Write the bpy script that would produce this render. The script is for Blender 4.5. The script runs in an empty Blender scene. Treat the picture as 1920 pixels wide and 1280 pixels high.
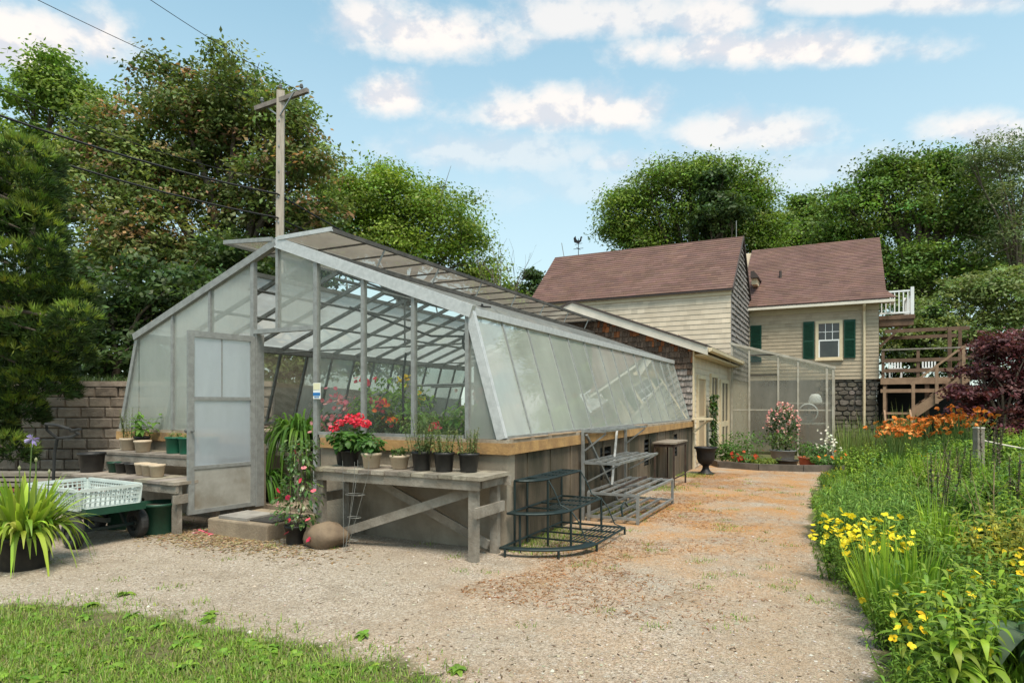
import bpy, math, random
import numpy as np
from mathutils import Vector, Matrix
R = math.radians
SC = bpy.context.scene
COL = SC.collection

# ------------------------------------------------------------------ camera
F, HOR, EYE = 1200.0, 757.0, 1.5          # focal length and horizon in pixels of the 1920 px photo, eye height in m
cam = bpy.data.cameras.new('camera'); camo = bpy.data.objects.new('camera', cam); COL.objects.link(camo)
cam.sensor_width = 36; cam.lens = 36 * F / 1920; cam.shift_y = (HOR - 640) / 1920
cam.clip_start = 0.05; cam.clip_end = 3000
camo.location = (0, 0, EYE); camo.rotation_euler = (R(90), 0, 0)
SC.camera = camo

# ------------------------------------------------------------------ light and sky
SUN_DIR = Vector((0.14, -0.44, 0.89)).normalized()
sun = bpy.data.lights.new('sun', 'SUN'); suno = bpy.data.objects.new('sun', sun); COL.objects.link(suno)
sun.energy = 2.7; sun.angle = R(24); sun.color = (1.0, 0.91, 0.78)
suno.rotation_euler = SUN_DIR.to_track_quat('Z', 'Y').to_euler()
SC.view_settings.view_transform = 'Standard'; SC.view_settings.look = 'None'
SC.view_settings.exposure = 0.9; SC.view_settings.gamma = 1
SC.view_settings.use_curve_mapping = False
SC.cycles.transparent_max_bounces = 20
SC.cycles.max_bounces = 7; SC.cycles.diffuse_bounces = 4; SC.cycles.glossy_bounces = 3
SC.cycles.use_denoising = True
SC.cycles.sample_clamp_indirect = 6

SKY_STRENGTH = 0.125
world = bpy.data.worlds.new('World'); SC.world = world; world.use_nodes = True

def build_sky():
    nt = world.node_tree; nt.nodes.clear(); L = nt.links.new
    def node(t, **k):
        n = nt.nodes.new(t)
        for a, b in k.items(): setattr(n, a, b)
        return n
    def val(sock, x):
        if isinstance(x, (int, float)): sock.default_value = x
        else: L(x, sock)
    def mth(op, a, b=0.0, c=0.0):
        n = node('ShaderNodeMath', operation=op); val(n.inputs[0], a); val(n.inputs[1], b); val(n.inputs[2], c)
        return n.outputs[0]
    def sstep(x, lo, hi):
        n = node('ShaderNodeMapRange', interpolation_type='SMOOTHSTEP'); val(n.inputs[0], x)
        n.inputs[1].default_value = lo; n.inputs[2].default_value = hi
        return n.outputs[0]
    def mixc(f, a, b):
        n = node('ShaderNodeMix', data_type='RGBA'); val(n.inputs[0], f)
        for s, x in ((n.inputs[6], a), (n.inputs[7], b)):
            if isinstance(x, tuple): s.default_value = (*x, 1)
            else: L(x, s)
        return n.outputs[2]
    out = node('ShaderNodeOutputWorld'); bg = node('ShaderNodeBackground'); L(bg.outputs[0], out.inputs[0])
    sky = node('ShaderNodeTexSky', sky_type='NISHITA', sun_disc=False)
    sky.sun_elevation = math.asin(SUN_DIR.z); sky.sun_rotation = math.atan2(SUN_DIR.x, SUN_DIR.y)
    sky.air_density = 1.0; sky.dust_density = 0.8; sky.ozone_density = 1.6
    tc = node('ShaderNodeTexCoord'); d = tc.outputs['Generated']
    sep = node('ShaderNodeSeparateXYZ'); L(d, sep.inputs[0]); X, Y, Z = sep.outputs
    yy = mth('MAXIMUM', Y, 0.12); pa = mth('DIVIDE', X, yy); pb = mth('DIVIDE', Z, yy); az = mth('ARCTAN2', X, Y); el = mth('ARCSINE', Z)
    nz = node('ShaderNodeTexNoise'); nz.inputs['Scale'].default_value = 15; nz.inputs['Detail'].default_value = 9; nz.inputs['Roughness'].default_value = 0.58
    mp = node('ShaderNodeMapping'); mp.inputs['Scale'].default_value = (1, 1, 1.5); L(d, mp.inputs[0]); L(mp.outputs[0], nz.inputs[0])
    nb = node('ShaderNodeTexNoise'); nb.inputs['Scale'].default_value = 15; nb.inputs['Detail'].default_value = 5; nb.inputs['Roughness'].default_value = 0.55
    mp2 = node('ShaderNodeMapping'); mp2.inputs['Scale'].default_value = (1, 1, 1.5); mp2.inputs['Location'].default_value = (0.01, -.01, 0.035)
    L(d, mp2.inputs[0]); L(mp2.outputs[0], nb.inputs[0])
    n0 = mth('SUBTRACT', nz.outputs[0], 0.5)
    clouds = [(40, 85, 170, 62, 1), (808, 66, 178, 52, 1), (1130, 32, 210, 52, .8), (727, 184, 72, 40, 1), (1085, 212, 165, 46, .95),
              (985, 215, 80, 35, .9), (1400, 250, 150, 42, .8), (1450, 96, 245, 40, 1), (1330, 40, 100, 42, .9), (1850, 248, 92, 34, .85),
              (950, 290, 200, 40, .45), (1160, 308, 62, 26, .55), (1660, 6, 290, 28, .8), (1600, 318, 330, 36, .35), (1300, 345, 300, 60, .28), (690, 40, 60, 45, .9),
              (2250, 320, 260, 150, .8), (2500, 120, 240, 110, .8)]
    dens = None
    for (u, v, ru, rv, op) in clouds:
        a0 = (u - 960) / F; e0 = (HOR - v) / F; ra = ru / F * 1.32; re = rv / F * 1.35
        dx = mth('MULTIPLY', mth('SUBTRACT', pa, a0), 1 / ra)
        dy = mth('MULTIPLY', mth('SUBTRACT', pb, e0), 1 / re)
        dyb = mth('MULTIPLY', mth('MINIMUM', dy, 0.0), 0.45)          # flatter undersides
        dy = mth('ADD', dy, dyb)
        r2 = mth('ADD', mth('MULTIPLY', dx, dx), mth('MULTIPLY', dy, dy))
        rr = mth('ADD', mth('SQRT', r2), mth('MULTIPLY', n0, -1.75))
        m = mth('MULTIPLY', mth('SUBTRACT', 1.0, sstep(rr, 0.3, 1.2)), op)
        dens = m if dens is None else mth('MAXIMUM', dens, m)
    # loose cloud everywhere outside the framed part of the sky, and a pale veil low down
    gen = sstep(nz.outputs[0], 0.5, 0.62)
    outside = sstep(mth('ABSOLUTE', az), 0.78, 1.0)
    dens = mth('MAXIMUM', dens, mth('MULTIPLY', mth('MULTIPLY', gen, outside), 0.8))
    veil = mth('MULTIPLY', mth('SUBTRACT', 1.0, sstep(el, 0.02, 0.8)), 0.75)
    lit = sstep(mth('SUBTRACT', nz.outputs[0], nb.outputs[0]), -0.10, 0.06)
    ccol = mixc(lit, (3.3, 3.4, 3.65), (4.5, 4.25, 4.05))
    tint = node('ShaderNodeMix', data_type='RGBA', blend_type='MULTIPLY'); tint.inputs[0].default_value = 1
    L(sky.outputs[0], tint.inputs[6]); tint.inputs[7].default_value = (1.12, 1.40, 1.08, 1)
    base = mixc(veil, tint.outputs[2], (3.0, 3.32, 3.58))
    L(mixc(dens, base, ccol), bg.inputs[0]); bg.inputs[1].default_value = SKY_STRENGTH
build_sky()

# ------------------------------------------------------------------ frames and terrain
def at(u, v, Y): return Vector(((u - 960) / F * Y, Y, EYE + (HOR - v) / F * Y))
CX, CY, TH = -0.054, 6.5, R(-27.06)                  # right front corner and yaw of the glasshouse; the houses share its yaw
CT, ST = math.cos(TH), math.sin(TH)
def gw(x, y, z=0.0): return Vector((CX + x * CT - y * ST, CY + x * ST + y * CT, z))
EDGE = [(0, .2), (2.2, 1.3), (3.44, 1.95), (4.2, 2.42), (5.25, 2.72), (6.5, 3.05), (8.0, 3.72), (10, 4.7), (12.6, 6.1), (15.2, 7.6), (20, 10.5), (60, 34)]
def edge_x(y): return float(np.interp(y, [e[0] for e in EDGE], [e[1] for e in EDGE]))
def hz(x, y):
    d = min(max((x - edge_x(y)) / 6.0, 0), 1)
    return 0.8 * d * d * (3 - 2 * d)

# ------------------------------------------------------------------ materials
def hexc(h, k=1.0):
    c = [int(h[i:i + 2], 16) / 255 for i in (0, 2, 4)]
    return tuple(((x / 12.92) if x < .04045 else ((x + .055) / 1.055) ** 2.4) * k for x in c)
def rgba(c): return (*c[:3], 1)
def mat(name, c1, c2=None, sc=4, rough=.65, metal=0, bump=0, bsc=60, stretch=(1, 1, 1), tint=False, lo=.38, hi=.62, c3=None, sc3=1.2, lo3=.52, hi3=.66, spec=.35, st3=(1, 1, 1)):
    m = bpy.data.materials.new(name); m.use_nodes = True; nt = m.node_tree; L = nt.links.new
    b = nt.nodes['Principled BSDF']; b.inputs['Roughness'].default_value = rough; b.inputs['Metallic'].default_value = metal
    b.inputs['Specular IOR Level'].default_value = spec
    tc = nt.nodes.new('ShaderNodeTexCoord')
    def noise(scale, st, detail=7):
        mp = nt.nodes.new('ShaderNodeMapping'); mp.inputs['Scale'].default_value = st; L(tc.outputs['Object'], mp.inputs[0])
        n = nt.nodes.new('ShaderNodeTexNoise'); n.inputs['Scale'].default_value = scale; n.inputs['Detail'].default_value = detail; n.inputs['Roughness'].default_value = .62
        L(mp.outputs[0], n.inputs[0]); return n.outputs[0]
    def ramp(x, lo, hi):
        r = nt.nodes.new('ShaderNodeMapRange'); L(x, r.inputs[0]); r.inputs[1].default_value = lo; r.inputs[2].default_value = hi; return r.outputs[0]
    def mix(f, a, c, mode='MIX'):
        n = nt.nodes.new('ShaderNodeMix'); n.data_type = 'RGBA'; n.blend_type = mode
        if isinstance(f, (int, float)): n.inputs[0].default_value = f
        else: L(f, n.inputs[0])
        for s, x in ((n.inputs[6], a), (n.inputs[7], c)):
            if isinstance(x, tuple): s.default_value = rgba(x)
            else: L(x, s)
        return n.outputs[2]
    col = c1
    if c2: col = mix(ramp(noise(sc, stretch), lo, hi), c1, c2)
    if c3: col = mix(ramp(noise(sc3, st3), lo3, hi3), col, c3)
    if tint:
        a = nt.nodes.new('ShaderNodeAttribute'); a.attribute_name = 'col'; col = mix(1.0, col, a.outputs['Color'], 'MULTIPLY')
    if isinstance(col, tuple): b.inputs['Base Color'].default_value = rgba(col)
    else: L(col, b.inputs['Base Color'])
    if bump:
        bn = nt.nodes.new('ShaderNodeBump'); bn.inputs['Strength'].default_value = bump; bn.inputs['Distance'].default_value = .02
        L(noise(bsc, stretch, 4), bn.inputs['Height']); L(bn.outputs[0], b.inputs['Normal'])
    return m
def leaf_mat(name, trans=.35, rough=.5, spec=.3, boost=1.3):
    m = bpy.data.materials.new(name); m.use_nodes = True; nt = m.node_tree; L = nt.links.new
    b = nt.nodes['Principled BSDF']; o = nt.nodes['Material Output']
    a = nt.nodes.new('ShaderNodeAttribute'); a.attribute_name = 'col'
    b.inputs['Roughness'].default_value = rough; b.inputs['Specular IOR Level'].default_value = spec; L(a.outputs['Color'], b.inputs['Base Color'])
    t = nt.nodes.new('ShaderNodeBsdfTranslucent'); g = nt.nodes.new('ShaderNodeMix'); g.data_type = 'RGBA'; g.blend_type = 'MULTIPLY'; g.inputs[0].default_value = 1
    L(a.outputs['Color'], g.inputs[6]); g.inputs[7].default_value = (boost, boost * 1.05, boost * .6, 1); L(g.outputs[2], t.inputs[0])
    mx = nt.nodes.new('ShaderNodeMixShader'); mx.inputs[0].default_value = trans; L(b.outputs[0], mx.inputs[1]); L(t.outputs[0], mx.inputs[2]); L(mx.outputs[0], o.inputs[0])
    return m
def glass_mat(name, film, dirt_lo, dirt_hi, refl=1.0, tint=(.93, .96, .93), trans=.6, sc=1.6, rough=.0, ior=1.5, st=(1, 1, .5)):
    """a pane: clear glass, a film of dirt or whitewash in uneven patches, and a mirror-like surface"""
    m = bpy.data.materials.new(name); m.use_nodes = True; nt = m.node_tree; L = nt.links.new
    nt.nodes.remove(nt.nodes['Principled BSDF']); o = nt.nodes['Material Output']
    tc = nt.nodes.new('ShaderNodeTexCoord'); mp = nt.nodes.new('ShaderNodeMapping'); mp.inputs['Scale'].default_value = st; L(tc.outputs['Object'], mp.inputs[0])
    n = nt.nodes.new('ShaderNodeTexNoise'); n.inputs['Scale'].default_value = sc; n.inputs['Detail'].default_value = 8; n.inputs['Roughness'].default_value = .65; L(mp.outputs[0], n.inputs[0])
    r = nt.nodes.new('ShaderNodeMapRange'); L(n.outputs[0], r.inputs[0]); r.inputs[1].default_value = .3; r.inputs[2].default_value = .7; r.inputs[3].default_value = dirt_lo; r.inputs[4].default_value = dirt_hi
    tr = nt.nodes.new('ShaderNodeBsdfTransparent'); tr.inputs[0].default_value = rgba(tint)
    df = nt.nodes.new('ShaderNodeBsdfDiffuse'); df.inputs[0].default_value = rgba(film)
    tl = nt.nodes.new('ShaderNodeBsdfTranslucent'); tl.inputs[0].default_value = rgba(film)
    m1 = nt.nodes.new('ShaderNodeMixShader'); m1.inputs[0].default_value = trans; L(df.outputs[0], m1.inputs[1]); L(tl.outputs[0], m1.inputs[2])
    m2 = nt.nodes.new('ShaderNodeMixShader'); L(r.outputs[0], m2.inputs[0]); L(tr.outputs[0], m2.inputs[1]); L(m1.outputs[0], m2.inputs[2])
    fr = nt.nodes.new('ShaderNodeFresnel'); fr.inputs[0].default_value = ior
    fm = nt.nodes.new('ShaderNodeMath'); fm.operation = 'MULTIPLY'; L(fr.outputs[0], fm.inputs[0]); fm.inputs[1].default_value = refl; fm.use_clamp = True
    gl = nt.nodes.new('ShaderNodeBsdfGlossy'); gl.inputs['Roughness'].default_value = rough; gl.inputs[0].default_value = (.95, .97, .97, 1)
    m3 = nt.nodes.new('ShaderNodeMixShader'); L(fm.outputs[0], m3.inputs[0]); L(m2.outputs[0], m3.inputs[1]); L(gl.outputs[0], m3.inputs[2]); L(m3.outputs[0], o.inputs[0])
    return m

LEAF = leaf_mat('leaf'); PETAL = leaf_mat('petal', .3, .6, .1, 1.1); LEAF_GLOSSY = leaf_mat('glossy_leaf', .25, .35, .5)
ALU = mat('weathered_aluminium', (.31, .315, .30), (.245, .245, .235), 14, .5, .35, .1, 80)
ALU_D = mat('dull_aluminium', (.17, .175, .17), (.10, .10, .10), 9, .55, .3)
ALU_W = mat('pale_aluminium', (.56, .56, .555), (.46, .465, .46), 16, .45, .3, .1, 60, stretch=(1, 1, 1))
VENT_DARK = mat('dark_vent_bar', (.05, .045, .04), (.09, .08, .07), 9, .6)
PIPE = mat('grey_pipe', (.24, .245, .235), (.14, .14, .135), 8, .5, .4)
DOOR_P = mat('door_panel_metal', (.36, .345, .31), (.27, .255, .22), 3, .5, .15, c3=(.22, .19, .15), sc3=2)
GL_CLEAR = glass_mat('clear_glass', (.6, .66, .6), .03, .14, .5)
GL_FROST = glass_mat('hazy_glass', (.60, .63, .58), .5, .9, .5, sc=1.1)
GL_SIDE = glass_mat('greenish_side_glass', (.62, .655, .58), .56, .86, 1.5, sc=.9, ior=1.55, trans=.4)
GL_ROOF = glass_mat('whitewashed_roof_glass', (.86, .88, .85), .75, .95, .6, sc=2.2, st=(1, 1, 1), trans=.72)
GL_VENT = glass_mat('dusty_vent_sheet', (.40, .34, .28), .55, .8, .5, sc=2, trans=.5)
GL_DOOR = glass_mat('frosted_door_glass', (.62, .66, .70), .62, .86, .5, sc=1.3, trans=.55)
GL_POLY = glass_mat('hazy_plastic_sheet', (.55, .52, .45), .26, .60, .5, sc=1.2, rough=.12)
GL_WIN = glass_mat('window_glass', (.10, .10, .10), .35, .5, 1.0, tint=(.25, .27, .27))
CONC = mat('stained_concrete', (.30, .255, .195), (.215, .175, .13), 2.2, .9, 0, .35, 30, c3=(.10, .075, .05), sc3=1.3, lo3=.55, hi3=.72, st3=(1, 1, .35))
CONC_D = mat('stained_board_wall', (.155, .118, .082), (.10, .075, .052), 3.5, .9, 0, .35, 30, stretch=(1.5, 1.5, .3), c3=(.035, .032, .018), sc3=1.1, lo3=.45, hi3=.60, st3=(1, 1, .25))
STEP = mat('step_concrete', (.30, .24, .17), (.20, .155, .11), 3, .9, 0, .4, 40)
WOOD_G = mat('grey_weathered_wood', (.27, .24, .20), (.17, .145, .115), 5, .85, 0, .4, 30, stretch=(1, 1, 1), tint=True, c3=(.10, .085, .065), sc3=4, lo3=.58, hi3=.75)
WOOD_Y = mat('new_pine_board', (.42, .25, .10), (.29, .165, .07), 4, .75, 0, .3, 40, stretch=(1, 1, 1), c3=(.14, .095, .06), sc3=3.2, lo3=.55, hi3=.72)
WOOD_B = mat('brown_deck_wood', (.165, .10, .064), (.11, .066, .043), 4, .8, 0, .3, 40)
WOOD_R = mat('tan_rail_wood', (.32, .205, .13), (.23, .145, .09), 4, .8)
POLE = mat('pale_pole_wood', (.42, .365, .31), (.30, .255, .21), 3, .9, 0, .3, 20, stretch=(4, 4, .4))
CREAM = mat('cream_shingle_paint', (.62, .52, .40), (.56, .465, .35), 2, .75, 0, .15, 50, tint=True)
TAN_S = mat('tan_shingle_paint', (.41, .335, .24), (.365, .295, .21), 2, .75, 0, .15, 50, tint=True)
TRIM = mat('cream_trim', (.64, .53, .36), (.58, .47, .31), 3, .6)
TRIM_W = mat('pale_rake_board', (.60, .54, .46), (.50, .45, .38), 3, .65)
RAW_S = mat('bare_cedar_shingle', (1, 1, 1), (.72, .68, .66), 22, .9, 0, .4, 60, stretch=(1, 1, .25), tint=True)
ROOF = mat('brown_asphalt_shingle', (.165, .093, .076), (.13, .073, .059), 1.3, .9, 0, .3, 120, tint=True)
ROOF_ED = mat('dark_roof_edge', (.06, .045, .04))
WHITE = mat('white_paint', (.78, .78, .77), (.70, .70, .69), 3, .5)
GREEN_SH = mat('dark_green_shutter_paint', (.006, .055, .032), (.005, .045, .027), 4, .5)
STONE = mat('fieldstone', (.17, .15, .125), (.10, .088, .072), 4, .9, 0, .5, 25, tint=True)
BLOCK = mat('split_face_block', (.34, .275, .22), (.24, .19, .155), 6, .95, 0, .9, 22, tint=True)
MORTAR = mat('block_joint', (.12, .10, .085))
ROCK = mat('brown_boulder', (.20, .145, .095), (.13, .092, .062), 5, .85, 0, .5, 12)
BLACK_P = mat('black_pot_plastic', (.012, .012, .013), (.03, .028, .026), 6, .45, c3=(.05, .045, .038), sc3=3, lo3=.6, hi3=.8)
GREEN_P = mat('green_plastic', (.012, .115, .065), (.01, .09, .05), 4, .4)
GREEN_D = mat('dark_green_plastic', (.012, .055, .032), (.01, .04, .025), 4, .45)
TAN_P = mat('tan_pot_plastic', (.50, .40, .29), (.40, .31, .215), 5, .6)
GREY_P = mat('grey_planter', (.20, .21, .21), (.15, .155, .155), 4, .6)
TERRA = mat('red_planter', (.33, .09, .05), (.25, .065, .035), 4, .7)
CRATE = mat('white_crate_plastic', (.58, .63, .60), (.50, .55, .52), 3, .45)
RUBBER = mat('tyre_rubber', (.018, .018, .018), (.03, .029, .028), 8, .75)
IRON_G = mat('dark_green_iron', (.013, .026, .026), (.022, .034, .034), 10, .5, .3)
GALV = mat('galvanised_tube', (.34, .35, .345), (.22, .225, .22), 7, .45, .5)
RUST = mat('rusty_iron', (.07, .042, .03), (.035, .025, .02), 10, .8)
IRON_B = mat('black_iron', (.016, .015, .016), (.026, .024, .024), 6, .5, .3)
SOIL = mat('potting_soil', (.035, .025, .017), (.06, .042, .028), 30, 1, 0, .6, 60)
BARK = mat('bark', (.085, .065, .048), (.14, .11, .085), 6, .95, 0, .7, 20, stretch=(1, 1, .3))
WIRE = mat('black_cable', (.012, .012, .012), rough=.6)
WIRE_P = mat('pale_wire', (.20, .20, .185), rough=.5, metal=.4)
PAPER_W = mat('paper_white', (.75, .76, .73)); PAPER_B = mat('paper_blue', (.02, .16, .42)); PAPER_Y = mat('paper_pale_yellow', (.70, .66, .45))
SHEET = mat('pale_green_sheet', (.45, .55, .36), (.40, .48, .33), 2)
WINDARK = mat('dark_window_glass', (.020, .022, .022), (.035, .036, .034), 2, .06, spec=.7)
GL_LEFT = glass_mat('thin_hazy_glass', (.74, .78, .70), .38, .72, .4, sc=1.1)
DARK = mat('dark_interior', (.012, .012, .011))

# ------------------------------------------------------------------ mesh helpers
def new_obj(name, me, m, parent=None):
    o = bpy.data.objects.new(name, me); COL.objects.link(o)
    if m is not None and not me.materials: me.materials.append(m)
    if parent is not None: o.parent = parent
    return o
class MB:
    def __init__(s): s.v = []; s.f = []; s.c = []; s.k = (1, 1, 1)
    def add(s, V, Fs, c=None):
        n = len(s.v); s.v += [tuple(p) for p in V]; s.f += [tuple(i + n for i in f) for f in Fs]; s.c += [c or s.k] * len(V); return s
    def box(s, x0, x1, y0, y1, z0, z1, c=None):
        V = [(x, y, z) for z in (z0, z1) for y in (y0, y1) for x in (x0, x1)]
        return s.add(V, [(0, 2, 3, 1), (4, 5, 7, 6), (0, 1, 5, 4), (2, 6, 7, 3), (0, 4, 6, 2), (1, 3, 7, 5)], c)
    def bar(s, a, b, w, h=None, up=(0, 0, 1), c=None):
        a = Vector(a); b = Vector(b); h = w if h is None else h; d = (b - a).normalized(); up = Vector(up)
        sd = d.cross(up)
        if sd.length < 1e-4: sd = d.cross(Vector((0, 1, 0)))
        sd.normalize(); n = sd.cross(d).normalized(); sd = sd * w / 2; n = n * h / 2
        V = [p + i * sd + j * n for p in (a, b) for j in (-1, 1) for i in (-1, 1)]
        return s.add(V, [(0, 2, 3, 1), (4, 5, 7, 6), (0, 1, 5, 4), (2, 6, 7, 3), (0, 4, 6, 2), (1, 3, 7, 5)], c)
    def tube(s, pts, r, n=6, c=None):
        pts = [Vector(p) for p in pts]; rs = r if isinstance(r, (list, tuple)) else [r] * len(pts); V = []; Fs = []
        for i, p in enumerate(pts):
            d = (pts[min(i + 1, len(pts) - 1)] - pts[max(i - 1, 0)]).normalized()
            a = d.cross(Vector((0, 0, 1)) if abs(d.z) < .9 else Vector((1, 0, 0))).normalized(); b = d.cross(a)
            for k in range(n):
                t = 2 * math.pi * k / n; V.append(p + (a * math.cos(t) + b * math.sin(t)) * rs[i])
        for i in range(len(pts) - 1):
            for k in range(n):
                k2 = (k + 1) % n; Fs.append((i * n + k, i * n + k2, (i + 1) * n + k2, (i + 1) * n + k))
        Fs.append(tuple(range(n - 1, -1, -1))); Fs.append(tuple(range((len(pts) - 1) * n, len(pts) * n)))
        return s.add(V, Fs, c)
    def lathe(s, prof, n=20, o=(0, 0, 0), axis='z', caps=True, c=None, wob=None):
        V = []; Fs = []
        for i, (r, z) in enumerate(prof):
            for k in range(n):
                t = 2 * math.pi * k / n; rr = r * (wob(k, n, i) if wob else 1)
                p = (rr * math.cos(t), rr * math.sin(t), z)
                if axis == 'x': p = (p[2], p[0], p[1])
                if axis == 'y': p = (p[0], p[2], p[1])
                V.append((p[0] + o[0], p[1] + o[1], p[2] + o[2]))
        for i in range(len(prof) - 1):
            for k in range(n):
                k2 = (k + 1) % n; Fs.append((i * n + k, i * n + k2, (i + 1) * n + k2, (i + 1) * n + k))
        if caps: Fs.append(tuple(range(n - 1, -1, -1))); Fs.append(tuple(range((len(prof) - 1) * n, len(prof) * n)))
        return s.add(V, Fs, c)
    def poly(s, pts, c=None): return s.add(pts, [tuple(range(len(pts)))], c)
    def prism(s, pts, off, c=None):
        off = Vector(off); n = len(pts); P = [Vector(p) for p in pts]
        return s.add(P + [p + off for p in P], [tuple(range(n - 1, -1, -1)), tuple(range(n, 2 * n))] + [(i, (i + 1) % n, n + (i + 1) % n, n + i) for i in range(n)], c)
    def build(s, name, m, parent=None, smooth=False):
        me = bpy.data.meshes.new(name); me.from_pydata(s.v, [], s.f)
        ca = me.color_attributes.new('col', 'FLOAT_COLOR', 'POINT')
        ca.data.foreach_set('color', np.column_stack([np.array(s.c, dtype=np.float32), np.ones(len(s.c), dtype=np.float32)]).ravel())
        if smooth: me.polygons.foreach_set('use_smooth', [True] * len(me.polygons))
        me.update(); return new_obj(name, me, m, parent)
def np_obj(name, V, Q, C, m, parent=None, T=None, smooth=False):
    """mesh from arrays: V (n,3), Q (k,4) quads, T (j,3) triangles, C (n,3) colours"""
    me = bpy.data.meshes.new(name); V = np.asarray(V, np.float32); nq = len(Q); nt = 0 if T is None else len(T)
    me.vertices.add(len(V)); me.vertices.foreach_set('co', V.ravel())
    idx = np.asarray(Q, np.int32).ravel(); tot = np.full(nq, 4, np.int32)
    if nt: idx = np.concatenate([idx, np.asarray(T, np.int32).ravel()]); tot = np.concatenate([tot, np.full(nt, 3, np.int32)])
    me.loops.add(len(idx)); me.loops.foreach_set('vertex_index', idx)
    me.polygons.add(nq + nt); st = np.concatenate([[0], np.cumsum(tot)[:-1]]).astype(np.int32)
    me.polygons.foreach_set('loop_start', st); me.polygons.foreach_set('loop_total', tot)
    if smooth: me.polygons.foreach_set('use_smooth', np.ones(nq + nt, bool))
    ca = me.color_attributes.new('col', 'FLOAT_COLOR', 'POINT')
    ca.data.foreach_set('color', np.column_stack([np.asarray(C, np.float32), np.ones(len(V), np.float32)]).ravel())
    me.update(calc_edges=True); me.validate(); return new_obj(name, me, m, parent)
def tag(o, label=None, cat=None, group=None, kind=None):
    for k, x in (('label', label), ('category', cat), ('group', group), ('kind', kind)):
        if x: o[k] = x
    return o
def thing(name, label, cat, loc=(0, 0, 0), rz=0.0, group=None):
    o = bpy.data.objects.new(name, None); COL.objects.link(o); o.empty_display_size = .1
    o.location = loc; o.rotation_euler = (0, 0, rz); return tag(o, label, cat, group)
def gthing(name, label, cat, x, y, z=0.0, rz=0.0, group=None): return thing(name, label, cat, gw(x, y, z), TH + rz, group)
def dup(root, loc, rz=0.0, sc=1.0, label=None, group=None):
    c = root.copy(); COL.objects.link(c); c.location = loc; c.rotation_euler = (0, 0, rz); c.scale = (sc, sc, sc) if isinstance(sc, (int, float)) else sc
    if label: c['label'] = label
    if group: c['group'] = group
    for ch in root.children:
        k = ch.copy(); COL.objects.link(k); k.parent = c
        for g in ch.children:
            q = g.copy(); COL.objects.link(q); q.parent = k
    return c

# ------------------------------------------------------------------ foliage helpers
class FO:
    """collects leaf strips (quads)"""
    def __init__(s): s.V = []; s.Q = []; s.C = []; s.n = 0
    def raw(s, V, Q, C): s.V.append(np.asarray(V, np.float32)); s.Q.append(np.asarray(Q, np.int64) + s.n); s.C.append(np.asarray(C, np.float32)); s.n += len(V)
    def cards(s, P, D, S, L, W, C):
        """leaf-shaped quads: base, side, tip, side"""
        n = len(P); L = np.asarray(L).reshape(-1, 1); W = np.asarray(W).reshape(-1, 1); mid = P + D * L * .45
        V = np.stack([P, mid + S * W / 2, P + D * L, mid - S * W / 2], 1).reshape(-1, 3)
        s.raw(V, np.arange(n * 4).reshape(n, 4), np.repeat(C, 4, 0))
    def strips(s, P, D, S, L, W, droop, C, prof, crease=.15, ctip=None):
        """bent leaves of len(prof) stations; prof = half-width profile"""
        n = len(P); k = len(prof); L = np.broadcast_to(np.asarray(L, float).reshape(-1, 1), (n, 1)); W = np.broadcast_to(np.asarray(W, float).reshape(-1, 1), (n, 1))
        droop = np.broadcast_to(np.asarray(droop, float).reshape(-1, 1), (n, 1)); N = np.cross(S, D); rows = []
        for i, w in enumerate(prof):
            t = i / (k - 1); c = P + D * L * t * (1 - .22 * droop * t); c = c - np.array([0, 0, 1.]) * (droop * L * t * t * .75)
            h = S * W * w / 2
            rows += [c + h, c + N * (-crease * W * w * .5), c - h]
        V = np.stack(rows, 1).reshape(-1, 3)
        b = (np.arange(n) * (3 * k)).reshape(-1, 1); q = []
        for i in range(k - 1):
            for j in (0, 1): q.append(np.hstack([b + 3 * i + j, b + 3 * i + j + 1, b + 3 * i + j + 4, b + 3 * i + j + 3]))
        if ctip is None: CC = np.repeat(C, 3 * k, 0)
        else:
            tt = np.repeat(np.linspace(0, 1, k), 3).reshape(1, -1, 1); CC = (C[:, None, :] * (1 - tt) + ctip[:, None, :] * tt).reshape(-1, 3)
        s.raw(V, np.vstack(q), CC)
    def obj(s, name, m, parent=None, smooth=False):
        return np_obj(name, np.vstack(s.V), np.vstack(s.Q), np.vstack(s.C), m, parent, smooth=smooth)
def unit(a): return a / np.maximum(np.linalg.norm(a, axis=1, keepdims=True), 1e-6)
def dirs(phi, el): return np.stack([np.cos(phi) * np.cos(el), np.sin(phi) * np.cos(el), np.sin(el)], 1)
def sides(phi): return np.stack([-np.sin(phi), np.cos(phi), 0 * phi], 1)
def cols(rng, n, palette, jit=.18):
    p = np.array(palette); c = p[rng.integers(0, len(p), n)]
    return np.clip(c * (1 + rng.normal(0, jit, (n, 1))) * (1 + rng.normal(0, jit * .35, (n, 3))), .002, 1)
LANCE = (.12, .75, 1, .8, .45, .03); STRAP = (.7, .95, 1, .95, .75, .4, .05); OVAL = (.1, .8, 1, .7, .05); GRASS = (1, .8, .5, .05)

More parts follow.
